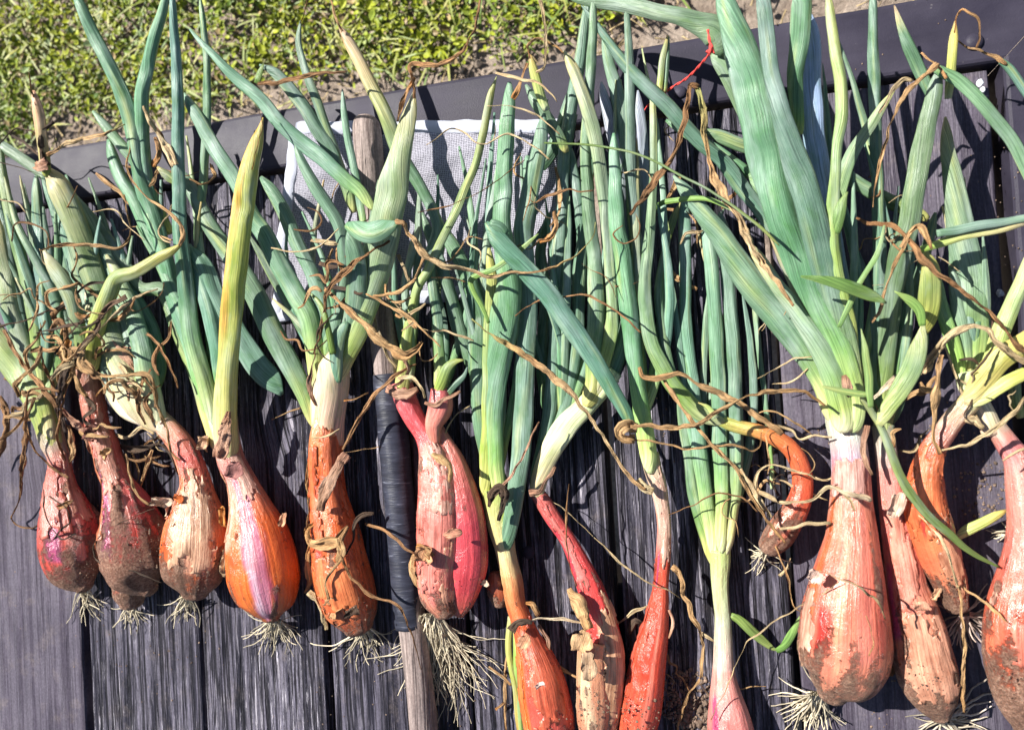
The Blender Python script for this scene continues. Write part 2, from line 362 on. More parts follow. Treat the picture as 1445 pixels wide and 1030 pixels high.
board('frame_board', TX1 + .0035, TX1 + .0035 + FWD, YB, YI, -.034, FZ, FRAME, table, .002, seg=30, along='y',
      mitre=lambda a, t, k, s: t if k < s else YI + (a - TX1 - .0035) * .985)
board('apron', -.82, .16, YI + .008, YI + .03, -.11, -.0345, FRAME, table, seg=4, along='x')
board('crossbeam', -.80, .17, -.22, -.15, -.075, -.0245, FRAME, table, seg=4, along='x')
for lx in (-.76, .13):
    for ly in (-.56, .165):
        board('leg', lx, lx + .05, ly - .05, ly - .001, GZ + .001, -.0755, FRAME, table, seg=2)
def dome(name, px, py, z, r_px, m, parent, col=(.06, .055, .075)):
    c = at(px, py, z); r = r_px * mpx(px, py, z); v, f = [], []
    for j, (rr, hh) in enumerate(((1, 0), (.97, .22), (.8, .42), (.45, .55), (.001, .6))):
        for i in range(16): v.append((c.x + r * rr * math.cos(i * .3927), c.y + r * rr * math.sin(i * .3927), z + r * hh))
    for j in range(4):
        for i in range(16): f.append((j * 16 + i, j * 16 + (i + 1) % 16, (j + 1) * 16 + (i + 1) % 16, (j + 1) * 16 + i))
    return mesh_obj(name, v, f, m, parent)
for px, py, z, r in ((960, 131, FZ, 9), (746, 779, .0004, 9), (962, 762, 0, 6), (1374, 60, FZ, 13), (866, 97, FZ, 6)):
    dome('screw_cap', px, py, z, r, FRAME, table)

# ------------------------------------------------------------------ sweeps
def parse(s):
    return [tuple(float(a) for a in p.split(',')) for p in s.split()]
def catmull(P, step=5.0):
    P = [np.array(p, dtype=float) for p in P]
    if len(P) == 2: P = [P[0], (P[0] + P[1]) / 2, P[1]]
    out = []
    Q = [2 * P[0] - P[1]] + P + [2 * P[-1] - P[-2]]
    for i in range(1, len(Q) - 2):
        a, b, c, d = Q[i - 1:i + 3]; L = np.hypot(*(c - b)[:2]); n_ = max(2, int(L / step))
        t0 = 0; k = .5
        t1 = t0 + max(1e-3, np.hypot(*(b - a)[:2])) ** k; t2 = t1 + max(1e-3, L) ** k; t3 = t2 + max(1e-3, np.hypot(*(d - c)[:2])) ** k
        for j in range(n_):
            t = t1 + (t2 - t1) * j / n_
            A1 = (t1 - t) / (t1 - t0) * a + (t - t0) / (t1 - t0) * b; A2 = (t2 - t) / (t2 - t1) * b + (t - t1) / (t2 - t1) * c; A3 = (t3 - t) / (t3 - t2) * c + (t - t2) / (t3 - t2) * d
            B1 = (t2 - t) / (t2 - t0) * A1 + (t - t0) / (t2 - t0) * A2; B2 = (t3 - t) / (t3 - t1) * A2 + (t - t1) / (t3 - t1) * A3
            out.append((t2 - t) / (t2 - t1) * B1 + (t - t1) / (t2 - t1) * B2)
    out.append(P[-1]); return out
def zcurve(zs, n_):
    zs = list(zs) if isinstance(zs, (tuple, list)) else [zs, zs]
    x = np.linspace(0, 1, len(zs)); t = np.linspace(0, 1, n_); z = np.interp(t, x, zs)
    k = max(1, n_ // 12); zp = np.pad(z, k, mode='edge'); return np.convolve(zp, np.ones(2 * k + 1) / (2 * k + 1), 'valid') / 100.0
def frames(pts):
    fr = []; n_ = len(pts); S_ = None
    for i in range(n_):
        T = (pts[min(n_ - 1, i + 1)] - pts[max(0, i - 1)]).normalized()
        vw = (Vector((0, 0, CAM_H)) - pts[i]).normalized()
        up = (vw + Vector((0, 0, 1.2))).normalized()
        s = T.cross(up)
        if s.length < .15 and S_ is not None: s = S_ - T * S_.dot(T)
        s.normalize()
        if S_ is not None and s.dot(S_) < -.2 and abs(s.dot(S_)) < .5: s = (s + S_).normalized()
        S_ = s; fr.append((T, s, s.cross(T).normalized()))
    return fr
def stops(st, t):
    for i in range(len(st) - 1):
        if t <= st[i + 1][0]:
            a, b = st[i], st[i + 1]; k = (t - a[0]) / max(1e-6, b[0] - a[0]); return np.array(a[1]) * (1 - k) + np.array(b[1]) * k
    return np.array(st[-1][1])
BG = (.115, .230, .128); BG2 = (.152, .268, .178); YG = (.27, .37, .07); WH = (.60, .60, .36); PY = (.52, .55, .20); TAN = (.54, .33, .16); STR = (.66, .50, .29); BRN = (.27, .14, .06); DK = (.07, .04, .025); ORG = (.48, .20, .05); GRN = (.135, .235, .06)
LP = {
 'G': [(0, WH), (.07, PY), (.2, (.20, .34, .12)), (.34, BG), (1, BG2)],
 'g': [(0, PY), (.1, (.2, .34, .11)), (.22, BG), (1, BG)],
 'B': [(0, BG), (.5, BG2), (1, BG)],
 'Y': [(0, PY), (.2, (.28, .39, .09)), (.6, (.20, .31, .12)), (1, (.34, .38, .11))],
 'V': [(0, WH), (.12, (.27, .38, .10)), (.3, (.19, .31, .14)), (.5, (.19, .29, .18)), (.8, (.22, .31, .16)), (1, (.42, .40, .16))],
 'T': [(0, PY), (.1, BG), (.72, BG), (.84, (.38, .40, .17)), (.94, STR), (1, BRN)],
 'P': [(0, WH), (.15, PY), (.5, (.42, .46, .12)), (.8, (.50, .44, .12)), (1, (.42, .26, .08))],
 'H': [(0, WH), (.15, PY), (.45, (.36, .44, .11)), (.8, (.36, .44, .10)), (1, (.42, .36, .10))],
 'N': [(0, GRN), (.5, (.15, .26, .07)), (1, (.21, .30, .09))],
 'W': [(0, (.62, .56, .36)), (.12, (.66, .68, .44)), (.24, (.58, .64, .36)), (.36, (.24, .36, .20)), (.5, BG), (.85, (.26, .35, .16)), (1, (.5, .45, .25))],
 'L': [(0, (.60, .42, .24)), (.4, (.58, .54, .32)), (1, (.48, .52, .24))],
 'S': [(0, STR), (1, (.5, .42, .2))],
 'K': [(0, YG), (.5, (.5, .42, .2)), (1, TAN)],
 'A': [(0, (.16, .26, .28)), (1, (.30, .40, .50))],
}
DP = {
 't': [(0, TAN), (.5, (.52, .34, .17)), (1, (.40, .23, .1))],
 's': [(0, STR), (.5, (.58, .46, .28)), (1, (.44, .33, .18))],
 'b': [(0, BRN), (.4, (.38, .21, .10)), (1, (.24, .13, .06))],
 'd': [(0, (.13, .08, .05)), (.5, (.10, .065, .045)), (1, (.06, .04, .03))],
 'o': [(0, (.50, .22, .06)), (.5, TAN), (1, BRN)],
 'w': [(0, (.70, .60, .45)), (1, (.6, .46, .3))],
 'p': [(0, (.46, .24, .16)), (.5, (.55, .34, .24)), (1, (.36, .19, .11))],
 'x': [(0, TAN), (.3, STR), (.7, TAN), (1, (.34, .36, .13))],
}
def leaf(parent, s, zs, pal='g', flat=.66, name='leaf', nseg=20, wig=1.0, edge=None):
    P = parse(s); P = [(a, b, c * (.93 if c < 22 or c > 40 else .87)) for a, b, c in P]; kl = random.uniform(.3, .8); u0 = random.uniform(-.35, .45); C = catmull(P, 5); n_ = len(C); z = zcurve(zs, n_); sd_ = random.random() * 90
    st = LP[pal]; hue = random.uniform(.78, 1.2) * np.array([random.uniform(.85, 1.25), 1, random.uniform(.85, 1.25)]); yel = 0
    pts = []
    for i, c in enumerate(C):
        e = min(1, i / 5, (n_ - 1 - i) / 5)
        pts.append(at(c[0] + wig * 1.1 * e * noise.noise(Vector((i * .13, sd_, 0))), c[1] + wig * e * noise.noise(Vector((i * .13, sd_, 9))), z[i] + .0012 * e * noise.noise(Vector((i * .1, sd_, 4)))))
    fr = frames(pts); V, cols, uv = [], [], []; Lc = 0
    gro = random.random() < .75; ga = random.uniform(50, 130); gd = random.uniform(.07, .2); fork = name == 'stem_fork'
    dents = [(random.uniform(.15, .9) * n_, random.uniform(2, 6), random.uniform(.2, .55)) for _ in range(int(n_ / 22))]
    ph = random.random() * 6; tip = 6 if C[-1][2] > 3 else 0
    for i in range(n_):
        if i: Lc += (pts[i] - pts[i - 1]).length
        r = C[i][2] / 2 * mpx(C[i][0], C[i][1], z[i])
        if tip and not fork and n_ - 1 - i < 6: r *= (.3, .52, .7, .83, .92, .97)[n_ - 1 - i]
        if C[0][2] > 12 and i < 5 and not fork: r *= (.45, .68, .84, .93, .98)[i]
        T, s_, nn = fr[i]; t = i / (n_ - 1); base = stops(st, t) * hue
        fl = flat * (1 - .25 * max(0, noise.noise(Vector((i * .06, sd_, 2)))))
        g0 = R(ga + 30 * noise.noise(Vector((i * .04, sd_, 31)))); dn = sum(q3 * math.exp(-((i - q1) / q2) ** 2) for q1, q2, q3 in dents); fl *= 1 - min(.6, dn); r *= 1 + .12 * dn
        for k in range(nseg):
            a = 2 * math.pi * k / nseg
            rr = r * (1 - (gd * math.exp(-((a - g0) / .3) ** 2) if gro else 0)) * (1 + .035 * math.sin(5 * a + ph + i * .01) + .03 * math.sin(9 * a + ph * 2) + .10 * noise.noise(Vector((math.cos(a) * 1.2, math.sin(a) * 1.2, i * .09 + sd_))))
            uu = math.cos(a); yy = math.sin(a)
            if yy > 0: uk = u0 + .3 * noise.noise(Vector((i * .05, sd_, 41))); yy = yy * (1 - kl) + kl * max(0, 1 - (abs(uu - uk) / (1 + (uk if uu < uk else -uk)))) ** .85 * 1.08
            V.append(pts[i] + s_ * (rr * uu) + nn * (rr * fl * yy))
            nz = noise.noise(Vector((math.cos(a) * 1.6 + sd_, math.sin(a) * 1.6, i * .045)))
            c = base * (1 + .22 * nz); m_ = max(0, nz - .28) * 1.1
            c = c * (1 - m_) + np.array([.40, .43, .13]) * m_; c[0] += yel
            if edge:
                dd = abs((math.degrees(a) - edge[1] - 25 * noise.noise(Vector((i * .1, sd_, 21))) + 180) % 360 - 180); e_ = max(0, min(1, (edge[2] - dd) / 8)) * max(0, min(1, (t - edge[3]) / .1)); c = c * (1 - e_) + np.array(edge[0]) * (1 + .3 * nz) * e_
            cols.append(np.clip(c, .01, .9)); uv.append((a / 6.2832 * 5.2 * max(r, .002), Lc))
    f = []
    for i in range(n_ - 1):
        for k in range(nseg):
            j = (k + 1) % nseg; f.append((i * nseg + k, i * nseg + j, (i + 1) * nseg + j, (i + 1) * nseg + k))
    f.append(tuple(range(nseg))[::-1]); f.append(tuple((n_ - 1) * nseg + k for k in range(nseg)))
    return mesh_obj(name, V, f, LEAF, parent, cols, uv)
def ribbon(parent, s, zs, pal='t', twist=None, name='dry_leaf', curl=None, step=3.2, rag=1.0):
    P = parse(s); C = catmull(P, step); n_ = len(C); z = zcurve(zs, n_); sd_ = random.random() * 90; st = DP[pal]
    mw = max(p[2] for p in P)
    tw = twist if twist is not None else random.uniform(1.0, 2.6) * random.choice((-1, 1)) * max(.4, len(P) / 5); curl = curl if curl is not None else random.uniform(.5, 1.3)
    pts = []
    for i, c in enumerate(C):
        e = min(1, i / 4, (n_ - 1 - i) / 4); k = min(3.0, 1 + mw * .1) * e
        pts.append(at(c[0] + k * noise.noise(Vector((i * .2, sd_, 0))) * 1.1, c[1] + k * noise.noise(Vector((i * .2, sd_, 9))) * 1.1, max(.0022, z[i] + .0025 * e * noise.noise(Vector((i * .15, sd_, 4))))))
    fr = frames(pts); V, cols, uv = [], [], []; Lc = 0; M = 9; th = .00022; bright = random.uniform(.85, 1.3)
    turns = int((n_ * step) / (mw * 12 + 40) * random.uniform(.3, 1.3) * (1 if twist is None else twist)); tp = [random.uniform(.08, .95) * n_ for _ in range(turns)]; tsg = [random.choice((-1, 1)) for _ in tp]
    wd_t = max(1.6, mw * .45 / step); crs = random.choice((-1, 1))
    for i in range(n_):
        if i: Lc += (pts[i] - pts[i - 1]).length
        t = i / (n_ - 1)
        r = C[i][2] / 2 * mpx(C[i][0], C[i][1], z[i]) * (1.55 + .7 * rag * noise.noise(Vector((i * .17, sd_, 5))) + .25 * rag * noise.noise(Vector((i * .6, sd_, 6)))); r = max(r, .0004)
        T, s_, nn = fr[i]; an = .45 * noise.noise(Vector((i * .06, sd_, 1))) + sum(math.pi * g_ / (1 + math.exp(-max(-30, min(30, (i - q_) / wd_t * 2.2)))) for q_, g_ in zip(tp, tsg))
        A = s_ * math.cos(an) + nn * math.sin(an); B = nn * math.cos(an) - s_ * math.sin(an)
        cu = .22 * curl * (1 + .9 * noise.noise(Vector((i * .08, sd_, 7)))); base = stops(st, t) * bright
        crease = crs * (.05 + .5 * noise.noise(Vector((i * .07, sd_, 11)))); cpos = .5 * noise.noise(Vector((i * .05, sd_, 13)))
        top = []
        for k in range(M):
            u = -1 + 2 * k / (M - 1); cr = .30 * noise.noise(Vector((u * 2.6, i * .22, sd_))) + .16 * noise.noise(Vector((u * 5, i * .5, sd_ + 9))) + crease * (abs(u - cpos) - .5)
            if cu > .01:
                x = math.sin(u * cu * 1.25) / max(.75, math.sin(min(1.57, cu * 1.25))); y = (math.cos(u * cu * 1.25) - .6) * .8
            else: x, y = u, 0
            top.append((x, y + cr))
        for sgn in (1, -1):
            for k in (range(M) if sgn > 0 else range(M - 1, -1, -1)):
                x, y = top[k]; edge = 1 - abs(-1 + 2 * k / (M - 1)) ** 4 * .6
                V.append(pts[i] + A * (x * r) + B * (y * r + sgn * th * edge))
                nz = noise.noise(Vector((k * .7, i * .12, sd_ + 3)))
                cols.append(np.clip(base * (1 + .55 * nz), .01, .9)); uv.append((k / M * 2.4 * r * 1.0 + (.0 if sgn > 0 else .01), Lc))
    q = 2 * M; f = []
    for i in range(n_ - 1):
        for k in range(q):
            j = (k + 1) % q; f.append((i * q + k, i * q + j, (i + 1) * q + j, (i + 1) * q + k))
    f.append(tuple(range(q))[::-1]); f.append(tuple((n_ - 1) * q + k for k in range(q)))
    return mesh_obj(name, V, f, DRY, parent, cols, uv)
ORA = (.60, .15, .035); RED = (.55, .085, .05); PNK = (.52, .10, .095); MAG = (.36, .08, .19); PAP = (.68, .38, .22); PPK = (.62, .30, .25); BRO = (.26, .10, .05); WPK = (.70, .52, .42)
def bulb(parent, rows, zs, st, strips=(), mud=.7, mudamt=1.0, name='bulb', lobes=3, lobe_a=.035, flat=.94, muddots=.25, nseg=60, seed=None, shells=()):
    """rows: 'y:xl:xr ...' (widths measured level) or 'x,y,w ...' (widths across the axis)"""
    if ':' in rows:
        rr = [tuple(float(a) for a in p.split(':')) for p in rows.split()]; P = [((b + c) / 2, a, c - b) for a, b, c in rr]
        Q = []
        for i, p in enumerate(P):
            a, b = P[max(0, i - 1)], P[min(len(P) - 1, i + 1)]; L = math.hypot(b[0] - a[0], b[1] - a[1]); Q.append((p[0], p[1], p[2] * min(1, abs(b[1] - a[1]) / L + .02)))
        P = Q
    else: P = parse(rows)
    C = catmull(P, 3.5)
    # round off the bottom
    d = (C[-1] - C[-3])[:2]; d = d / (np.hypot(*d) + 1e-6); we = C[-1][2]; last = C[-1].copy()
    for k in range(1, 6):
        a = k / 5 * math.pi / 2; C.append(np.array([last[0] + d[0] * we * .30 * math.sin(a), last[1] + d[1] * we * .30 * math.sin(a), max(1.5, we * math.cos(a))]))
    n_ = len(C); z = zcurve(zs, n_); sd_ = (seed if seed is not None else random.random() * 90); pts = []
    mx = max(c[2] for c in C)
    for i, c in enumerate(C): pts.append(at(c[0], c[1], z[i]))
    fr = frames(pts); V, cols, uv, md = [], [], [], []; Lc = 0; rmax = mx / 2 * mpx(C[n_ // 2][0], C[n_ // 2][1], z[n_ // 2])
    for i in range(n_):
        if i: Lc += (pts[i] - pts[i - 1]).length
        r = .95 * C[i][2] / 2 * mpx(C[i][0], C[i][1], z[i]); T, s_, nn = fr[i]; t = i / (n_ - 1)
        base = stops(st, t)
        for k in range(nseg):
            a = 2 * math.pi * k / nseg; ca_, sa_ = math.cos(a), math.sin(a)
            nz = noise.noise(Vector((ca_ * 1.3 + sd_, sa_ * 1.3, t * 1.5))); nf = noise.noise(Vector((ca_ * 5 + sd_, sa_ * 5, t * 5)))
            n3 = noise.fractal(Vector((ca_ * 2.4 + sd_, sa_ * 2.4, t * 6)), 1, 2, 4)
            m_ = (t - mud) / .16 + 1.5 * n3 * .9; m_ = max(0, min(1, m_ * .5 + .3)) * mudamt if t > mud - .25 else 0
            m_ = max(m_, (max(0, n3 - .25) * 3.0 * muddots) if t > .3 else 0)
            rr = r * (1 + lobe_a * math.sin(lobes * a + sd_) + .05 * nz + .012 * nf + .008 * math.sin(17 * a + sd_ * 3) + (.035 * m_ * (1 + 1.4 * n3) + .022 * m_ * noise.noise(Vector((ca_ * 9, sa_ * 9, i * .5 + sd_)))))
            V.append(pts[i] + s_ * (rr * ca_) + nn * (rr * flat * sa_))
            c = base * (1 + .16 * nf); av = math.degrees(a)
            for (a0, a1, t0, t1, cc_) in strips:
                e0 = 9 * noise.noise(Vector((t * 9, sd_, a0))) ; lo, hi = a0 + e0, a1 + 7 * noise.noise(Vector((t * 7, sd_, a1)))
                wv = min(1, max(0, (av - lo) / 5)) * min(1, max(0, (hi - av) / 5)) * min(1, max(0, (t - t0 - .03 * nf) / .025)) * min(1, max(0, (t1 + .05 * nz - t) / .025))
                c = c * (1 - wv) + np.array(cc_) * (1 + .15 * nf) * wv
            p_ = max(0, min(1, (nz - .12) * 3.5)) * .55
            c = c * (1 - p_) + c * np.array([1.08, 1.45, 1.5]) * p_
            if c[0] > 1.5 * c[1]: c = c * np.array([1.04, .80, .76])
            cols.append(np.clip(c, .01, .85)); md.append(m_); uv.append((a / 6.2832 * 3.5 * rmax, Lc))
    f = []
    for i in range(n_ - 1):
        for k in range(nseg):
            j = (k + 1) % nseg; f.append((i * nseg + k, i * nseg + j, (i + 1) * nseg + j, (i + 1) * nseg + k))
    f.append(tuple(range(nseg))[::-1]); f.append(tuple((n_ - 1) * nseg + k for k in range(nseg)))
    # uv seam falls on the underside: start angle sits at the side, so rotate u
    o = mesh_obj(name, V, f, BULB, parent, cols, uv, md)
    if name == 'bulb': BULBS[parent.name] = o
    for (a0, a1, t0, t1, sc_) in shells:
        i0, i1 = int(t0 * n_), min(n_ - 2, int(t1 * n_)); k0, k1 = int(a0 / 360 * nseg), int(a1 / 360 * nseg); sv, sf, scol, suv = [], [], [], []; s2 = random.random() * 90; W_ = k1 - k0 + 1
        for i in range(i0, i1 + 1):
            for k in range(k0, k1 + 1):
                ee = min((k - k0) / W_, (k1 - k) / W_, (i - i0) / (i1 - i0 + 1), (i1 - i) / (i1 - i0 + 1)) * 2
                q = V[i * nseg + k % nseg]; d_ = (q - pts[i]).normalized(); lift = .0003 + max(0, .3 - ee) * .0028 * max(0, .3 + noise.noise(Vector((k * .35, i * .12, s2)))) + .0002 * noise.noise(Vector((k * .8, i * .5, s2)))
                sv.append(q + d_ * lift); nz = noise.noise(Vector((k * .5, i * .08, s2 + 4))); scol.append(np.clip(np.array(sc_) * (1 + .4 * nz), .01, .9)); suv.append(uv[i * nseg + k % nseg])
        for i in range(i1 - i0):
            for k in range(W_ - 1):
                ee = min((k + .5) / W_, (W_ - k - 1.5) / W_, (i + .5) / (i1 - i0), (i1 - i0 - i - .5) / (i1 - i0)) * 2
                if ee + .55 * noise.noise(Vector((k * .30, i * .13, s2 + 8))) + .25 * noise.noise(Vector((k * .9, i * .4, s2 + 8))) > .16: b_ = i * W_ + k; sf.append((b_, b_ + 1, b_ + W_ + 1, b_ + W_))
        cnt = {}
        for q_ in sf:
            for v_ in q_: cnt[v_] = cnt.get(v_, 0) + 1
        for v_, c_ in cnt.items():
            if c_ < 4:
                i_, k_ = divmod(v_, W_); a_, b_ = min(i_ + 1, i1 - i0) * W_ + k_, i_ * W_ + min(k_ + 1, W_ - 1)
                sv[v_] = sv[v_] + (sv[a_] - sv[v_]) * .75 * random.uniform(-1, 1) + (sv[b_] - sv[v_]) * .75 * random.uniform(-1, 1)
        if sf:
            us = sorted({v_ for q_ in sf for v_ in q_}); mp = {v_: j_ for j_, v_ in enumerate(us)}
            so2 = mesh_obj('papery_skin', [sv[j_] for j_ in us], [tuple(mp[v_] for v_ in q_) for q_ in sf], PAPER, parent, [scol[j_] for j_ in us], [suv[j_] for j_ in us]); so2.parent = o
            md2 = so2.modifiers.new('thick', 'SOLIDIFY'); md2.thickness = .00014; md2.offset = 1
    return o
def roots(parent, px, py, z, ang, spread, length, n_, thick=2.6, col=(.74, .64, .46), wob=1.0):
    """fibrous roots: ang in photo degrees (90 = down the picture), z in cm at the root plate"""
    V, F, Cc = [], [], []; m5 = 5
    for q in range(int(n_ * 1.5)):
        a = R(ang + random.gauss(0, spread * .5)); L = length * random.uniform(.45, 1.1); x, y = px + random.uniform(-9, 9), py + random.uniform(-3, 3); zz = z / 100 * random.uniform(.6, 1.1)
        k = max(6, int(L / 6)); da = random.gauss(0, .05) * wob; pts = []; zt = random.uniform(.0015, .008)
        for i in range(k + 1):
            t = i / k; pts.append(at(x, y, zz + (zt - zz) * min(1, t * 1.5) ** .8 + .0012 * math.sin(i + q)))
            a += da + random.gauss(0, .2) * wob; x += math.cos(a) * L / k; y += math.sin(a) * L / k
            if random.random() < .08: da = -da
        fr = frames(pts); c0 = np.array(col) * random.uniform(.4, 1.1); b0 = len(V)
        for i, p in enumerate(pts):
            r = thick / 2 * .00043 * (1 - .55 * i / k) * random.uniform(.8, 1.15)
            for j in range(m5):
                an = j * 6.2832 / m5; V.append(p + fr[i][1] * r * math.cos(an) + fr[i][2] * r * math.sin(an)); Cc.append(np.clip(c0 * (1 - .15 * (i < 2)), 0, .9))
        for i in range(k):
            for j in range(m5):
                F.append((b0 + i * m5 + j, b0 + i * m5 + (j + 1) % m5, b0 + (i + 1) * m5 + (j + 1) % m5, b0 + (i + 1) * m5 + j))
    o = mesh_obj('roots', V, F, ROOT, parent, Cc); o['kind'] = 'stuff'; o.parent = BULBS.get(parent.name, parent); return o
def flake(parent, px, py, wpx, hpx, ang, z, col=PAP, lift=.5, name='skin_flake'):
    """a curled scrap of papery skin"""
    c0 = at(px, py, z / 100); m_ = mpx(px, py, z / 100); a = R(ang); ex = Vector((math.cos(a), -math.sin(a), 0)); ey = Vector((math.sin(a), math.cos(a), 0)); n_ = 7; sd_ = random.random() * 50
    V, Cc, uv = [], [], []
    for side in (1, -1):
        for j in range(n_):
            for i in range(n_):
                u, v = -1 + 2 * i / (n_ - 1), -1 + 2 * j / (n_ - 1); q = max(abs(u), abs(v)); rad = math.hypot(u, v) + 1e-6; k = q / rad * (1 + .45 * noise.noise(Vector((u * 1.6, v * 1.6, sd_))))
                x, y = u * k * wpx / 2 * m_, v * k * hpx / 2 * m_
                h = (lift * u * u + .35 * noise.noise(Vector((u * 1.3, v * 1.3, sd_ + 5)))) * wpx / 2 * m_ + side * .0002
                V.append(c0 + ex * x * (1 - .2 * u * u) + ey * y + Vector((0, 0, h))); Cc.append(np.clip(np.array(col) * (1 + .5 * noise.noise(Vector((u * 2, v * 2, sd_ + 8)))), .01, .9)); uv.append((x, y))
    F = []
    for s in (0, 1):
        for j in range(n_ - 1):
            for i in range(n_ - 1):
                k = s * n_ * n_ + j * n_ + i; q = (k, k + 1, k + n_ + 1, k + n_); F.append(q if s == 0 else q[::-1])
    ring = [i for i in range(n_)] + [j * n_ + n_ - 1 for j in range(1, n_)] + [(n_ - 1) * n_ + i for i in range(n_ - 2, -1, -1)] + [j * n_ for j in range(n_ - 2, 0, -1)]
    for i in range(len(ring)):
        a_, b_ = ring[i], ring[(i + 1) % len(ring)]; F.append((a_, a_ + n_ * n_, b_ + n_ * n_, b_))
    o = mesh_obj(name, V, F, DRY, parent, Cc, uv); o.parent = BULBS.get(parent.name, parent); return o
def lump(V, F, Cc, c, r, col, sq=.7):
    b0 = len(V); sd_ = random.random() * 99; nu, nv = 10, 6
    for j in range(nv + 1):
        for i in range(nu):
            th_ = math.pi * j / nv; ph = 2 * math.pi * i / nu; d = Vector((math.sin(th_) * math.cos(ph), math.sin(th_) * math.sin(ph), math.cos(th_)))
            k = r * (1 + .7 * noise.noise(d * 1.7 + Vector((sd_, 0, 0)))); V.append((c.x + d.x * k, c.y + d.y * k, c.z + d.z * k * sq)); Cc.append(np.array(col))
    for j in range(nv):
        for i in range(nu): F.append((b0 + j * nu + i, b0 + (j + 1) * nu + i, b0 + (j + 1) * nu + (i + 1) % nu, b0 + j * nu + (i + 1) % nu))
def clods(parent, px, py, rad, n_, z, smin=2, smax=7, name='soil_crumbs'):
    V, F, Cc = [], [], []
    for _ in range(n_):
        a = random.random() * 6.28; q = rad * math.sqrt(random.random()); x, y = px + q * math.cos(a), py + q * math.sin(a); r = (smin * .7 + (smax - smin) * .7 * random.random() ** 4) / 2 * .0004
        lump(V, F, Cc, at(x, y, z / 100 if z > 0 else r * .5), r, np.array((.17, .11, .075)) * random.uniform(.6, 1.2), .45)
    o = mesh_obj(name, V, F, CLOD, parent, Cc); o['kind'] = 'stuff'; o.parent = BULBS.get(parent.name, parent); return o
BULBS = {}
def plant(px, py, label):
    p = at(px, py, 0); o = empty('shallot_plant', p); o['_o'] = tuple(p)
    tag(o, label, 'shallot', 'freshly pulled shallots laid in a row on the table'); return o

# ------------------------------------------------------------------ handle and mesh cloth
def tube(name, parent, s, zs, m, nseg=28, flat=1.0, rough=.004, dome_start=False, origin=None):
    P = parse(s); C = catmull(P, 4); n_ = len(C); z = zcurve(zs, n_); pts = [at(c[0], c[1], z[i]) for i, c in enumerate(C)]; fr = frames(pts); V, F = [], []
    for i in range(n_):
        r = C[i][2] / 2 * mpx(C[i][0], C[i][1], z[i]) / 1.2; T, s_, nn = fr[i]
        for k in range(nseg):
            a = 6.2832 * k / nseg; rr = r * (1 + rough * noise.noise(Vector((math.cos(a) * 2, math.sin(a) * 2, i * .1))) * 10); V.append(pts[i] + s_ * rr * math.cos(a) + nn * rr * flat * math.sin(a))
    for i in range(n_ - 1):
        for k in range(nseg): F.append((i * nseg + k, i * nseg + (k + 1) % nseg, (i + 1) * nseg + (k + 1) % nseg, (i + 1) * nseg + k))
    F.append(tuple(range(nseg))[::-1]); F.append(tuple((n_ - 1) * nseg + k for k in range(nseg)))
    return mesh_obj(name, V, F, m, parent)
pt = at(555, 560, 0); tool = empty('tool_handle', pt); tool['_o'] = tuple(pt)
tag(tool, 'long round grey wooden tool handle wrapped in dark tape, lying under the shallots', 'tool handle')
tube('wooden_shaft', tool, '516,162,12 516,164,24 516,168,34 516.5,175,42 518,186,46 520,210,48 524,300,46 548,540,44 572,800,46 590,950,45 604,1090,47', [2.2, 1.6, 1.3, 1.3, 1.3], HANDLE)
mt, nt_, bt = mat('dark_tape', .48, .35)
tcn = nt_.nodes.new('ShaderNodeTexCoord').outputs['Object']; nz1 = noise_(nt_, mapped(nt_, tcn, (60, 420, 60)), 1, 4, .6, .4); nz2 = noise_(nt_, tcn, 35, 3)
nt_.links.new(mix(nt_, ramp(nt_, nz1, [(.3, (.016, .017, .026)), (.62, (.034, .037, .056)), (.74, (.20, .21, .26))]), ramp(nt_, nz2, [(.3, g3(.7)), (.7, g3(1.4))]), 1.0, 'MULTIPLY'), bt.inputs['Base Color'])
bump(nt_, bt, nz1, .6, .001)
tube('tape_wrap', tool, '547,528,48 556,620,49 563,700,49 570,780,49 575,850,49 579,884,48', 1.35, mt, rough=.006)

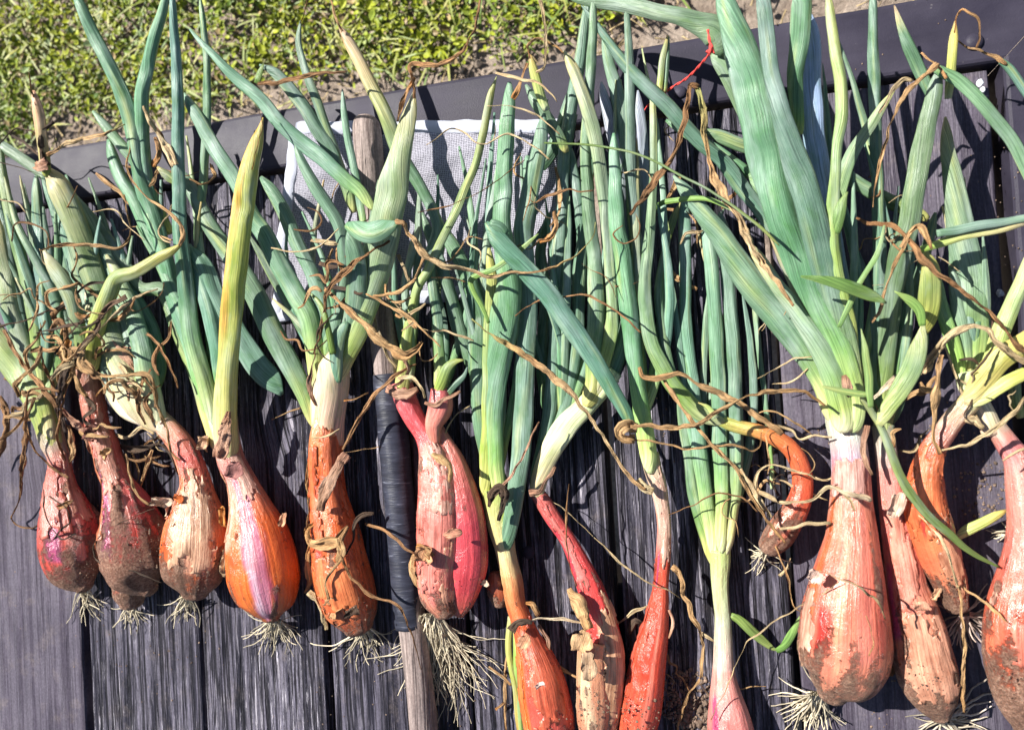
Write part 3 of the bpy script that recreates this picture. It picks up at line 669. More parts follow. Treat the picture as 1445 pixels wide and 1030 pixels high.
def mesh_cloth():
    m, n, b = mat('grey_mesh_weave', .8, .2)
    uv = n.nodes.new('ShaderNodeUVMap').outputs[0]
    w1 = n.nodes.new('ShaderNodeTexWave'); w1.inputs['Scale'].default_value = 240; w1.inputs['Distortion'].default_value = .5; n.links.new(uv, w1.inputs[0])
    w2 = n.nodes.new('ShaderNodeTexWave'); w2.bands_direction = 'Y'; w2.inputs['Scale'].default_value = 240; w2.inputs['Distortion'].default_value = .5; n.links.new(uv, w2.inputs[0])
    wv = math_(n, 'MAXIMUM', w1.outputs['Fac'], w2.outputs['Fac']); nz = noise_(n, uv, 700, 2, .6); bg_ = noise_(n, uv, 18, 4)
    n.links.new(ramp(n, math_(n, 'MULTIPLY', wv, nz), [(.2, (.20, .195, .235)), (.55, (.50, .49, .56))]), b.inputs['Base Color'])
    n.links.new(ramp(n, math_(n, 'ADD', wv, math_(n, 'MULTIPLY', bg_, .2)), [(.2, g3(.45)), (.7, g3(1))]), b.inputs['Alpha'])
    bump(n, b, math_(n, 'ADD', wv, nz), .6, .0008)
    hm, hn, hb = mat('white_hem', .8, .2); hb.inputs['Base Color'].default_value = (.56, .58, .68, 1); hb.inputs['Alpha'].default_value = .85
    tch = hn.nodes.new('ShaderNodeTexCoord').outputs['Object']; bump(hn, hb, noise_(hn, tch, 700, 4, .7), .5, .001)
    o0 = at(560, 300, 0); cl = empty('mesh_cloth', o0); cl['_o'] = tuple(o0)
    tag(cl, 'grey fine mesh cloth with a white hem spread flat beneath the middle shallots', 'cloth')
    tl, tr, br, bl_ = (418, 182), (790, 178), (806, 392), (388, 446); nu, nv = 70, 46; V, F, U = [], [], []
    def pos(u, v):
        x = (tl[0] * (1 - u) + tr[0] * u) * (1 - v) + (bl_[0] * (1 - u) + br[0] * u) * v; y = (tl[1] * (1 - u) + tr[1] * u) * (1 - v) + (bl_[1] * (1 - u) + br[1] * u) * v
        x += 7 * noise.noise(Vector((v * 4, u * 3, 2))); y += 7 * noise.noise(Vector((u * 6, v * 3, 8)))
        z = .004 + .0035 * noise.noise(Vector((u * 5, v * 4, 0))) + .0015 * noise.noise(Vector((u * 14, v * 12, 3)))
        P0 = at(x, y, .004); z += .0075 * max(0, 1 - abs(P0.y - .17) / .05) if P0.y > .12 else 0
        return at(x, y, max(z, .0015))
    for j in range(nv + 1):
        for i in range(nu + 1):
            p = pos(i / nu, j / nv); V.append(p); U.append((p.x, p.y))
    for j in range(nv):
        for i in range(nu):
            k = j * (nu + 1) + i; F.append((k + nu + 1, k + nu + 2, k + 1, k))
    o = mesh_obj('woven_mesh', V, F, m, cl, uvs=U)
    so_ = o.modifiers.new('thick', 'SOLIDIFY'); so_.thickness = .0004
    def hem(path):
        v, f = [], []; n_ = len(path)
        for i, p in enumerate(path):
            q = (path[min(n_ - 1, i + 1)] - path[max(0, i - 1)]).normalized(); s_ = q.cross(Vector((0, 0, 1))).normalized()
            for dx, dz in ((-.0052, 0), (-.0042, .0012), (0, .0017), (.0042, .0012), (.0052, 0), (.0038, -.0006), (-.0038, -.0006)): v.append(p + s_ * dx * (1 + .2 * noise.noise(Vector((i * .3, 0, 0)))) + Vector((0, 0, dz + .0004 * noise.noise(Vector((i * .7, dx * 900, 0))))))
        for i in range(n_ - 1):
            for k in range(7): f.append((i * 7 + k, i * 7 + (k + 1) % 7, (i + 1) * 7 + (k + 1) % 7, (i + 1) * 7 + k))
        f.append(tuple(range(7))); f.append(tuple((n_ - 1) * 7 + k for k in range(6, -1, -1)))
        mesh_obj('hem', v, f, hm, cl)
    hem([pos(i / 60, 0) for i in range(61)]); hem([pos(0, i / 50) for i in range(51)]); hem([pos(i / 60, 1) for i in range(61)])
mesh_cloth()
#PLANTS#
# ------------------------------------------------------------------ shallots, left to right
# paths are photo pixels (x, y, width); heights are centimetres above the planks
# 1 --------------------------------------------------------------
p = plant(100, 760, 'small muddy red shallot at the left end of the row, stalk leaning up left')
bulb(p, '590:50:82 620:58:90 645:70:97 670:70:102 690:67:108 715:64:121 745:63:133 775:65:140 800:74:141 818:92:138 828:108:132', [1.5, 1.7, 1.9, 1.9], [(0, (.34, .36, .14)), (.14, (.50, .42, .30)), (.25, (.55, .26, .22)), (.42, (.50, .11, .10)), (.8, (.48, .09, .06)), (1, BRO)], strips=[(60, 100, .25, .75, MAG), (110, 140, .3, .8, PPK)], shells=[(20, 120, .25, .62, (.50, .14, .10)), (120, 170, .2, .6, (.55, .26, .18))], mud=.66, muddots=.9)
leaf(p, '76,645,28 68,605,31 54,570,34 30,530,36 -6,480,38 -50,420,34', [2.0, 2.4, 2.6, 3], 'Y', .5)
leaf(p, '72,620,20 64,580,22 40,510,26 16,440,24 4,380,22 -8,300,18', [2.2, 2.6, 3, 3.4], 'V', .5)
leaf(p, '62,560,14 52,480,16 38,400,16 18,320,15 2,240,12 -6,170,6', [2.2, 2.6, 3, 3.2], 'Y')
leaf(p, '60,560,12 66,480,16 58,420,16 54,331,15 51,248,13', [2.0, 2.4, 2.6, 2.8], 'B')
leaf(p, '66,560,12 86,500,14 76,420,13 52,372,11 26,320,9 6,250,5', [2.3, 2.8, 3.4, 3.8], 'V')
leaf(p, '56,520,10 62,430,10 45,326,8 36,285,7 28,248,4', [2.2, 2.4, 2.6, 3], 'V')
leaf(p, '60,520,12 30,440,14 18,380,14 8,330,12 -8,260,10', [1.4, 1.8, 2.2, 2.4], 'B')
ribbon(p, '82,575,9 68,554,10 44,527,11 24,500,10 7,466,8', [3.2, 3.6, 3.4, 3.2], 'b')
ribbon(p, '85,552,6 60,548,6 44,551,7 37,585,8 44,629,8 68,656,8 96,674,6', [3.6, 4.2, 3.2, 2.6], 'b')
ribbon(p, '50,560,7 40,590,10 37,619,12 34,660,12 30,700,7 18,735,5 44,746,6 63,735,4', [3.4, 3.0, 2.0, .8, .5], 'b')
ribbon(p, '0,560,9 12,585,12 6,620,9 -4,660,6', [1, 1.4, .8], 'b')
flake(p, 68, 760, 12, 30, 10, 2.4, RED, .7); flake(p, 92, 712, 9, 24, 70, 3.6, BRN, .7)
ribbon(p, '70,700,4 92,716,5 100,735,5 84,748,4 72,765,4', 4.0, 'd'); ribbon(p, '62,690,3 66,730,4 90,760,4 108,752,3', 4.1, 'd')
roots(p, 121, 830, 1.6, 85, 60, 52, 12); clods(p, 118, 800, 22, 26, 3.4, 2, 7)
# 2 --------------------------------------------------------------
p = plant(190, 760, 'muddy twin shallot, second from the left, with a small second bulb hanging below it')
bulb(p, '520:108:138 545:112:142 575:117:148 600:122:153 625:130:165 650:136:172 680:145:184 710:146:206 740:146:222 765:145:234 790:150:241 810:160:238 824:180:232 832:198:226', [1.8, 1.8, 2.2, 2.2], [(0, (.32, .2, .12)), (.12, (.42, .2, .14)), (.26, (.56, .15, .10)), (.45, (.58, .20, .17)), (.6, (.52, .12, .12)), (.85, (.5, .10, .05)), (1, BRO)], strips=[(80, 120, .3, .7, PPK), (50, 75, .4, .8, MAG)], shells=[(70, 150, .15, .55, (.60, .28, .2)), (10, 60, .3, .8, (.45, .14, .06))], mud=.62, muddots=1.2)
bulb(p, '800:160:205 820:160:204 840:164:204 850:170:200', [1.5, 1.3], [(0, (.38, .16, .10)), (1, (.42, .2, .14))], mud=.2, mudamt=.8)
leaf(p, '122,525,22 117,490,22 108,450,22 100,420,24 88,395,22 70,368,16 61,352,10', [2.6, 3.4, 4.6, 5.0], 'V', .5)
ribbon(p, '60,354,9 75,348,12 105,345,15 140,347,15 168,350,10 182,340,8 183,310,7 176,275,5', [5.2, 5.0, 4.6, 4.4], 't', twist=.4, curl=.5)
leaf(p, '128,525,28 131,490,24 140,450,24 154,415,24 166,392,22 190,384,17 220,366,15 246,352,13 256,345,10', [2.8, 3.6, 5.0, 5.4, 5.2], 'Y', .7)
ribbon(p, '254,347,10 259,330,10 252,312,9 235,297,7 215,285,6 198,268,6 180,240,6 185,205,5', [5.4, 5.8, 5.0, 4.4], 't')
leaf(p, '120,525,12 130,480,14 108,431,15 92,360,14 78,300,12 60,250,10', [1.8, 2.2, 2.6, 3], 'g')
ribbon(p, '104,345,6 110,365,8 104,390,7 126,410,8 146,425,6', [4.6, 3.8, 3.8], 't')
for s_, z_, c_ in (('0,461,6 51,447,7 85,432,8 105,415,8 126,401,7 163,396,6', 4.4, 'd'), ('224,408,7 190,422,9 160,446,8 136,470,7 116,493,8', 4.8, 's'), ('180,418,8 153,435,10 136,466,11 116,493,10 95,520,11 85,551,10 85,580,9 92,610,6', [5.2, 4.4, 3.6, 2.6], 'd'), ('110,498,9 139,527,11 170,530,9 204,527,9 219,541,10 221,575,8', [4, 4.2, 3.4], 't'), ('65,452,7 54,476,9 37,500,9 42,522,7', [4, 3.6], 't'), ('82,440,8 70,432,9 68,415,9 90,405,8 112,400,7', [4.4, 4.8], 't'), ('72,470,8 84,452,9 95,470,10 92,500,11 100,530,9', [4.2, 3.6, 3], 'b'), ('85,568,12 103,592,13 122,612,13 130,640,9', [2.6, 1.6, 1], 'p'), ('95,540,9 88,580,10 84,620,8 92,655,6 78,672,4', [3.4, 2.4, 1.6], 'b'), ('118,498,12 108,520,14 112,545,14 124,560,10', [3.6, 3.2], 't'), ('100,480,10 92,505,12 84,530,10 90,552,7', [3.8, 3.2], 'o'), ('58,488,7 66,520,9 76,545,8 82,580,7 100,610,5', [3.4, 2.6, 1.8], 'b'), ('98,600,8 104,640,10 94,668,10 110,690,6', [2.2, 1.4, .8], 't'), ('70,560,6 88,600,6 100,640,5', [2.8, 1.6], 'd'), ('120,455,5 86,462,5 52,470,4', [4.6, 4.2], 'd'), ('130,440,4 100,470,4 78,500,4', [5, 4.2], 'd'), ('140,452,4 112,462,4 96,448,3', [4.8, 5.2], 'd'), ('122,560,8 134,578,9 120,590,8 132,606,7', [3.2, 2.8], 'd'), ('146,480,10 167,493,13 182,508,13 196,524,8', [3.2, 3.0], 'p')):
    ribbon(p, s_, z_, c_)
ribbon(p, '221,716,4 177,735,4 140,757,5 131,775,6 148,798,6 185,805,6 229,822,5', [3.6, 4.4, 4.6, 4.2], 'd')
ribbon(p, '178,640,4 190,690,8 202,705,9 212,712,6', [3.8, 4.2], 't')
flake(p, 132, 612, 26, 20, 20, 3.2, (.2, .08, .06), .6); flake(p, 150, 640, 16, 14, 50, 3.4, TAN, .7)
roots(p, 184, 858, 1.0, 95, 70, 34, 14); clods(p, 208, 770, 36, 70, 4.3, 2, 8); clods(p, 180, 835, 16, 20, 2.4, 2, 6)
# 3 --------------------------------------------------------------
p = plant(272, 770, 'papery tan shallot with dirty base, third from left, below a swollen whitish stem fork')
bulb(p, '560:180:212 578:196:228 600:214:252 625:236:274 650:250:286 680:257:297 700:252:304 725:243:314 750:236:320 775:233:322 800:235:316 820:244:308 836:258:292', [1.8, 1.9, 2.2, 2.1], [(0, WH), (.13, (.60, .50, .34)), (.22, (.60, .33, .22)), (.36, (.56, .12, .10)), (.5, (.62, .26, .14)), (.8, (.55, .2, .08)), (1, BRO)], strips=[(70, 140, .48, .86, (.70, .46, .3)), (30, 60, .4, .8, ORA)], shells=[(60, 150, .4, .82, (.70, .44, .28)), (20, 50, .2, .6, (.60, .22, .12))], mud=.74, muddots=.4)
leaf(p, '232,606,28 214,590,34 198,570,44 182,545,44 168,505,38 150,450,34 128,380,34 106,318,34 82,262,32 66,238,24', [2.2, 2.8, 3.0, 3.4, 4.2, 4.6], 'W', .55)
leaf(p, '222,600,26 202,586,30 180,574,34 164,550,34 155,520,30 148,490,26 134,450,20 122,410,14', [2.0, 2.2, 2.4, 2.6], 'W', .6)
leaf(p, '230,602,22 218,570,28 208,535,32 202,500,30 190,450,26 170,400,20 150,360,12', [2.2, 3.2, 3.2, 3.0], 'W', .55)
leaf(p, '204,566,26 198,520,30 180,450,26 150,370,22 120,310,20 100,270,14', [2.6, 2.6, 2.8, 3], 'g', .5)
leaf(p, '206,566,26 218,520,34 210,470,32 186,420,28 160,380,20', [2.2, 2.2, 2.4], 'g', .5)
leaf(p, '176,540,20 150,510,24 138,470,24 120,420,22 96,340,18 84,290,12', [2.2, 2.2, 2.6, 3], 'B', .5)
leaf(p, '66,250,15 61,210,14 55,160,15 47,128,12', [4.8, 5.2, 5.8, 6.2], 'K', .5)
ribbon(p, '52,150,12 46,125,10 42,104,7', [6, 6.4], 'o', curl=.3)
ribbon(p, '68,236,20 62,220,14 58,200,12 65,182,9 77,172,6', [5.0, 5.4, 5.6], 'd'); ribbon(p, '60,190,6 40,185,6 22,182,5 4,200,5 -12,205,4', [5.4, 5.0], 'd'); ribbon(p, '72,232,26 60,236,22 52,234,14', 5.2, 'p')
ribbon(p, '64,228,5 35,202,5 14,190,3', [5.2, 5.0], 'd'); ribbon(p, '62,248,4 32,238,4 -6,228,4', [5.2, 4.6], 'd')
ribbon(p, '70,219,16 92,207,14 115,197,13 148,190,9 177,176,5', [5, 5.2, 5.6], 'x', twist=.3, curl=.7)
ribbon(p, '82,212,4 78,196,4 76,178,3', [5.2, 5.6], 'd')
ribbon(p, '255,650,5 241,636,9 235,602,9 224,575,10 218,554,10 201,530,8', [3, 3.4, 3.8], 't')
ribbon(p, '252,548,10 240,514,12 220,480,11 204,468,9 187,456,7', [3.6, 3.2, 3], 'b'); ribbon(p, '156,626,9 190,633,10 231,629,9 252,670,5', [1.2, 1.6, 2.6], 'd'); ribbon(p, '163,612,5 180,617,7 201,602,6 218,612,5', [1.4, 1.8], 's')
ribbon(p, '187,636,7 197,667,6 192,684,4', [1.4, .8], 't'); ribbon(p, '216,634,7 206,664,8 198,690,5', [1.8, 1.0], 't'); ribbon(p, '90,300,5 100,285,4 110,262,3', [4.4, 5], 'o')
ribbon(p, '136,245,4 152,258,6 170,272,9 188,290,10 204,312,8', [3.2, 2.8, 2.8], 't')
flake(p, 236, 712, 36, 16, 35, 3.0, (.72, .55, .42), .8); flake(p, 254, 704, 18, 12, 60, 3.6, ORA, .5); flake(p, 290, 625, 22, 22, 15, 2.4, (.62, .40, .26), .7); flake(p, 244, 782, 30, 22, 70, 3.0, (.62, .44, .28), .6); flake(p, 316, 728, 12, 26, 0, 2.8, ORG, .7)
roots(p, 262, 842, 1.5, 92, 55, 42, 18); clods(p, 272, 815, 24, 40, 3.9, 2, 8); clods(p, 242, 792, 8, 9, 3.2, 5, 11)
# 4 --------------------------------------------------------------
p = plant(370, 790, 'clean orange shallot with a broad violet stripe, below a tall yellowing upright leaf')
bulb(p, '590:296:334 620:304:338 650:308:346 675:319:360 700:324:374 720:325:386 745:322:402 770:322:413 800:325:421 825:331:423 848:344:418 862:358:406 870:370:396', [1.8, 2.0, 2.3, 2.3], [(0, (.60, .56, .38)), (.12, (.62, .42, .32)), (.24, (.50, .22, .2)), (.34, (.62, .30, .2)), (.5, ORA), (.85, (.60, .16, .03)), (1, BRO)], strips=[(72, 112, .26, .93, (.52, .22, .32)), (78, 98, .3, .9, (.62, .36, .42)), (20, 52, .34, .6, (.66, .38, .28)), (112, 120, .3, .9, MAG)], shells=[(5, 45, .22, .55, (.62, .30, .17)), (100, 150, .1, .4, (.62, .34, .26))], mud=.9, muddots=.25)
leaf(p, '312,640,26 305,610,30 296,575,32 282,530,30 262,480,30 246,440,26 228,410,22 200,408,17 165,358,19 120,301,16 90,270,15 50,238,15 0,205,14 -40,180,12', [2.0, 2.2, 2.2, 2.0, 2.4, 3.2], 'G')
leaf(p, '300,600,22 284,540,26 268,480,26 246,420,24 232,360,22 212,300,22 203,238,20 200,170,19 200,136,19 209,90,17 218,51,16 228,20,13 238,-20,10', [2.2, 2.6, 3.2, 4.6, 6.5], 'g')
leaf(p, '306,600,20 290,540,24 272,480,26 262,400,24 254,320,20 252,240,18 251,136,16 247,60,13 243,0,9 241,-20,7', [2.6, 3.4, 4.2, 5.4, 7.0], 'G')
leaf(p, '302,580,16 285,520,20 262,450,18 240,400,18 214,340,18 190,285,18 165,240,17 153,197,15', [2.4, 3.0, 3.0, 3.2], 'g')
leaf(p, '296,560,14 268,500,18 246,450,20 240,400,20 224,330,20 200,260,20 184,170,21 163,112,19 136,58,17 118,20,15 104,-15,13', [2.0, 2.2, 3.6, 5.0, 6.5], 'g')
leaf(p, '240,330,12 215,275,14 194,231,17 170,204,15 150,180,13 131,157,11', [2.2, 3.6, 4.4], 'g')
leaf(p, '312,560,18 308,500,24 296,440,26 278,380,24 266,345,18', [2.4, 2.8, 3.2], 'g', .5)
leaf(p, '262,350,18 284,372,26 305,420,30 330,465,32 362,515,34 385,540,32 398,557,22', [3.4, 2.6, 1.8, 1.2], 'B', .5)
leaf(p, '308,580,14 306,500,14 292,420,12 280,340,12 288,238,12 292,136,11 290,68,9 282,-5,7', [2.2, 2.2, 3.0, 4.6, 6.0], 'g')
leaf(p, '322,650,34 318,610,36 318,560,34 322,500,31 327,430,32 334,370,33 342,300,33 351,240,28 361,205,20 368,180,10 371,166,6', [2.4, 3.4, 4.6, 5.6, 6.2], 'H', .55, edge=((.56, .36, .07), 165, 62, .3))
ribbon(p, '356,240,6 364,205,7 371,175,5 366,158,3', [6.9, 6.8], 'o', curl=.3)
ribbon(p, '312,645,26 318,620,30 322,596,24 324,580,12', [3.6, 3.8], 'p', curl=1.2)
ribbon(p, '248,235,12 230,200,12 212,170,12 203,152,9', [5, 5.4, 5.8], 's', curl=1.1, twist=.2)
ribbon(p, '240,215,6 226,188,8 214,172,6', [3.6, 4.2], 'b'); ribbon(p, '216,235,12 226,215,12 220,195,8', [3.4, 3.8], 'o')
leaf(p, '250,258,16 236,248,17 222,236,12', [4.4, 4.8], 'V', .5)
flake(p, 334, 664, 30, 26, 30, 4.0, (.30, .13, .12), .4); flake(p, 400, 735, 12, 20, 20, 3.2, (.64, .34, .2), .6); flake(p, 320, 790, 14, 40, 12, 2.6, (.66, .48, .3), .8); flake(p, 316, 802, 14, 6, 40, 2.0, STR, .4)
roots(p, 388, 876, 1.9, 100, 75, 50, 30); clods(p, 380, 860, 22, 18, 3.2, 1.5, 4)
ribbon(p, '384,592,5 400,585,6 425,575,5', [.5, .6], 't')
# 5 --------------------------------------------------------------
p = plant(485, 800, 'long narrow orange shallot with a thick pale neck and shredded peeling skin')
bulb(p, '560:442:482 590:442:482 620:436:482 650:435:483 675:436:484 700:438:488 730:438:498 755:438:506 780:440:513 805:441:520 830:447:528 850:456:532 870:470:532 884:484:526', [2.0, 2.1, 2.1], [(0, (.62, .58, .34)), (.1, (.62, .44, .22)), (.2, (.60, .24, .07)), (.34, (.58, .12, .03)), (.5, (.60, .15, .035)), (.85, (.55, .17, .06)), (1, BRO)], strips=[(95, 140, .25, .5, (.60, .30, .2)), (50, 70, .3, .8, RED), (80, 100, .4, .7, (.66, .3, .14))], shells=[(90, 175, .1, .5, (.60, .15, .055)), (30, 80, .18, .6, (.60, .13, .04)), (40, 150, .62, .9, (.60, .18, .065)), (0, 40, .5, .95, (.50, .13, .04))], mud=.88, muddots=.5, lobe_a=.05, lobes=5)
leaf(p, '462,628,44 462,600,48 463,575,52 466,548,52 472,522,46 480,500,34', [2.0, 2.2, 2.6, 3.2], 'L', .8, name='stem_fork')
leaf(p, '448,604,24 436,568,28 412,520,32 384,466,34 350,398,30 318,350,26 289,306,24 272,270,20 258,242,14', [2.0, 2.0, 2.6, 3.0, 3.2], 'g', .55)
leaf(p, '450,560,24 444,493,28 436,450,30 416,412,28 394,374,28 376,335,27 357,306,24 333,255,22 299,204,20 279,167,18 259,132,12', [2.6, 3.2, 3.6, 4.4, 4.8], 'G', .6)
leaf(p, '458,550,20 460,490,22 456,430,24 440,385,22 420,345,21 401,299,20 384,270,18 368,250,16', [2.4, 2.8, 3.0, 3.2], 'g')
leaf(p, '470,545,28 484,505,36 502,470,38 516,430,40 530,380,44 540,340,46 549,300,46 556,262,44 563,225,36 572,185,28 580,155,18 585,128,9', [2.8, 3.8, 5.2, 6.4, 7.0], 'V', .55)
leaf(p, '464,545,22 488,490,30 500,440,32 504,390,32 500,350,30 494,322,26', [2.4, 3.4, 5.0, 6.2], 'g', .5)
leaf(p, '488,318,22 500,322,28 522,328,32 545,322,32 562,315,24', [6.6, 7.4, 7.4], 'B', .45)
ribbon(p, '560,313,20 572,318,22 584,336,22 598,356,24 622,374,22 645,378,16 663,380,15 690,390,15 724,385,11 751,384,10 780,376,9 802,367,8 825,350,6 838,332,5 840,314,3', [7.6, 7.2, 6.6, 6.2, 5.8], 'x', twist=.7, curl=.6)
leaf(p, '458,540,12 466,480,18 478,440,14 486,380,17 479,320,18 462,290,18 445,265,18 428,232,14 415,202,10', [2.4, 3.0, 4.4, 5.2], 'g')
leaf(p, '528,296,14 508,270,18 493,258,20 470,238,21 452,221,21 420,196,20 394,173,20 368,140,18 340,116,16 316,94,13 299,75,10 282,58,7 268,42,3', [4.6, 5.0, 5.8, 6.6], 'g')
leaf(p, '500,300,16 488,260,17 474,228,18 462,205,18 449,184,19 434,158,18 418,136,18 400,115,17 384,100,15 366,92,9', [3.2, 3.8, 4.6, 5.2], 'g')
leaf(p, '516,300,12 498,270,12 479,231,12 469,204,13 458,172,13 449,146,13 436,115,12 428,90,11 421,60,9 424,30,7', [2.6, 3.6, 5.0, 5.4], 'g')
ribbon(p, '424,34,6 432,12,5 434,-6,4', 5.6, 'o', curl=.3)
leaf(p, '515,330,9 510,299,10 500,238,11 489,187,11 483,126,6', [4.2, 4.4, 5.0], 'g')
leaf(p, '470,500,9 462,462,9 452,430,8 434,410,4', [4.4, 4.8, 4.6], 'N', .5)
leaf(p, '478,540,14 474,500,20 478,474,24 490,455,24', [3.6, 4.0, 4.2], 'B', .4)
ribbon(p, '585,140,8 584,118,14 580,92,13 598,92,12 620,92,12 649,76,9 664,54,7 674,25,6 679,-6,4', [7.2, 7.8, 8.0, 8.4], 'b', twist=.6)
ribbon(p, '586,110,6 578,125,9 568,146,9 561,172,5', [7.4, 7.0], 'o')
ribbon(p, '365,119,8 395,117,12 425,110,12 455,104,10 490,102,7', [5.8, 6.4, 6.6], 'b', twist=.5)
leaf(p, '362,118,8 368,100,10 372,90,6', [5.2, 5.4], 'N', .3)
ribbon(p, '440,340,10 458,342,15 476,345,15 492,350,9', [3.4, 4.0], 's', curl=.5, twist=.2)
ribbon(p, '551,340,7 530,352,8 513,364,9 498,376,13 480,392,17 466,408,12 458,440,9 452,470,10 444,500,7', [6.6, 6.0, 5.2, 4.6, 3.8], 'b'); ribbon(p, '446,500,8 438,530,11 438,552,10 446,572,6', [3.4, 3.0], 'p')
ribbon(p, '452,372,12 470,378,10 492,372,8', [3.4, 3.6], 'd'); ribbon(p, '470,350,6 462,372,5 460,392,5', [3.2, 3.2], 't')
ribbon(p, '588,514,7 570,522,8 554,534,9 527,561,9 508,590,9 496,612,10 484,634,7', [3.8, 4.6, 4.2, 3.8], 'b'); ribbon(p, '486,565,8 503,561,10 520,554,7', [3, 2.6], 'o')
ribbon(p, '486,639,3 520,633,3 551,626,2.5', [2.5, 1.5], 't'); ribbon(p, '480,605,5 462,614,6 442,618,5', [4.0, 4.2], 's')
ribbon(p, '492,640,16 476,662,26 462,690,26 452,720,16', [3.6, 4.0, 4.0], 'p', curl=1.2); ribbon(p, '440,640,8 434,680,12 436,720,10 432,760,7', [2.6, 2.4], 'o')
ribbon(p, '446,738,8 434,745,14 440,764,22 462,766,26 480,760,18 492,742,8', [3.4, 4.0, 4.0], 'o', curl=1.0); ribbon(p, '478,758,14 484,775,18 478,792,12', [4.2, 4.2], 't')
ribbon(p, '479,779,6 498,816,8 527,842,9 555,850,8 566,858,7 579,890,5 594,945,4', [4.4, 4.4, 4.0, 2.4], 'b'); ribbon(p, '482,788,7 468,806,8 460,824,7 464,845,5', [4.2, 4.4], 't'); ribbon(p, '528,724,5 510,728,8 500,742,7 498,765,6 488,782,5', [3.2, 3.8], 'd')
ribbon(p, '516,739,5 535,745,7 557,757,7 570,772,6 584,780,4', [2.8, 3.6], 'b')
ribbon(p, '436,835,12 448,848,22 458,866,22 462,888,10', [3.0, 3.2], 's', curl=.9); ribbon(p, '440,760,6 434,790,9 436,825,7 430,836,4', [2.0, 1.4], 'o')
flake(p, 470, 855, 34, 24, 60, 3.8, (.5, .28, .14), .5); flake(p, 500, 862, 30, 14, 160, 4.0, DK, .4)
roots(p, 514, 886, 1.8, 72, 62, 62, 16); roots(p, 508, 888, 1.6, 128, 10, 100, 2, 3.4); clods(p, 505, 860, 18, 30, 4.1, 1.5, 6)
# 6 --------------------------------------------------------------
p = plant(635, 790, 'pink and crimson double shallot with two necks and a big tuft of roots')
bulb(p, '540:550:582 565:556:590 590:568:602 612:582:616 632:588:632 655:590:645 690:590:655 730:588:660 770:588:658 810:588:652 840:594:650 862:612:648', [2.6, 2.8, 3.2, 3.2], [(0, (.52, .2, .2)), (.12, (.52, .11, .13)), (.24, (.55, .10, .11)), (.32, (.60, .34, .26)), (.5, (.58, .17, .14)), (.8, (.58, .24, .18)), (1, (.4, .2, .12))], strips=[(60, 100, .34, .9, (.62, .24, .2))], shells=[(40, 175, .3, .85, (.60, .20, .16)), (80, 140, .25, .55, (.66, .38, .30)), (100, 175, .6, .95, (.55, .28, .18))], mud=.84, muddots=.5, lobe_a=.03, lobes=5)
bulb(p, '600:606:624 625:616:640 650:622:656 690:624:673 730:626:685 770:630:689 800:630:688 825:632:680 850:636:668 866:640:655', [2.6, 2.8, 2.8], [(0, (.60, .34, .26)), (.2, (.58, .22, .18)), (.5, (.52, .09, .12)), (.8, (.52, .08, .10)), (1, (.38, .15, .08))], strips=[(20, 60, .3, .9, (.50, .06, .10))], mud=.97, muddots=.15)
bulb(p, '548:608:636 575:604:640 600:600:625 622:606:622', [3.4, 3.2], [(0, (.5, .15, .16)), (.5, (.60, .30, .24)), (1, (.6, .28, .2))], mud=3, muddots=0, name='neck')
leaf(p, '566,560,26 570,520,22 574,480,16 582,440,14 590,405,13 602,384,13 618,350,12 640,306,12 657,265,12 671,231,12 680,195,12 687,160,12 694,130,10 701,108,4', [3.0, 3.6, 4.6, 5.8], 'Y')
leaf(p, '576,540,18 578,490,16 574,440,13 572,400,12 580,360,12 592,320,10', [3.0, 3.2, 3.2], 'V')
leaf(p, '622,560,24 620,500,16 617,450,14 610,400,14 606,360,14 616,320,13 604,285,13 591,255,12', [3.6, 3.4, 3.2], 'G')
leaf(p, '616,560,18 632,520,16 644,510,12 655,508,7', [3.8, 4.2, 4.2], 'Y', .5); leaf(p, '622,565,12 640,545,10 655,530,8 660,515,4', [3.6, 3.6], 'G', .5)
ribbon(p, '459,408,6 470,416,14 486,432,22 510,452,26 535,476,28 560,496,26 574,500,24 584,494,20 596,482,9', [4.6, 5.2, 5.4, 5.0], 't', twist=.4, curl=.7)
ribbon(p, '622,490,3 606,474,6 588,456,9 570,444,9 554,435,8 535,424,7 517,415,4', [5.0, 5.2, 5.4], 't'); ribbon(p, '598,365,9 585,395,9 570,408,8 554,415,8 527,418,6', [5.4, 5.2], 't'); ribbon(p, '562,360,9 572,382,9 578,398,6', [4.2, 4.4], 's'); ribbon(p, '522,420,5 532,460,7 545,500,9 560,520,8', [3.0, 3.0], 's')
ribbon(p, '556,545,16 572,535,20 578,518,20 566,500,12', [3.8, 4.2], 'p'); ribbon(p, '561,534,8 580,532,8 594,544,8 600,562,6', [4.6, 4.6], 's')
ribbon(p, '548,548,14 560,556,18 578,556,18 590,548,10', [3.7, 3.9], 'p', curl=1.1); ribbon(p, '600,568,8 614,572,14 624,566,10 650,552,5', [4.2, 4.4], 'p')
ribbon(p, '610,640,12 622,650,18 636,660,14 634,680,7', [5.0, 5.2], 't', curl=1.1); ribbon(p, '663,573,6 650,580,9 639,592,9 625,619,5', [2.6, 2.8], 's')
ribbon(p, '586,780,8 582,800,14 590,820,14 598,832,8', [3.4, 3.4], 't'); ribbon(p, '590,770,14 602,776,22 610,786,18', [4.8, 4.8], 'o', curl=1.2)
flake(p, 593, 735, 12, 24, 10, 3.6, TAN, .6); flake(p, 600, 782, 34, 26, 20, 5.0, (.56, .3, .16), .6); flake(p, 594, 806, 18, 26, 0, 4.2, (.5, .25, .13), .6); flake(p, 640, 752, 16, 26, 80, 5.6, (.5, .24, .16), .4); flake(p, 685, 822, 14, 10, 20, 3.0, (.68, .5, .38), .6)
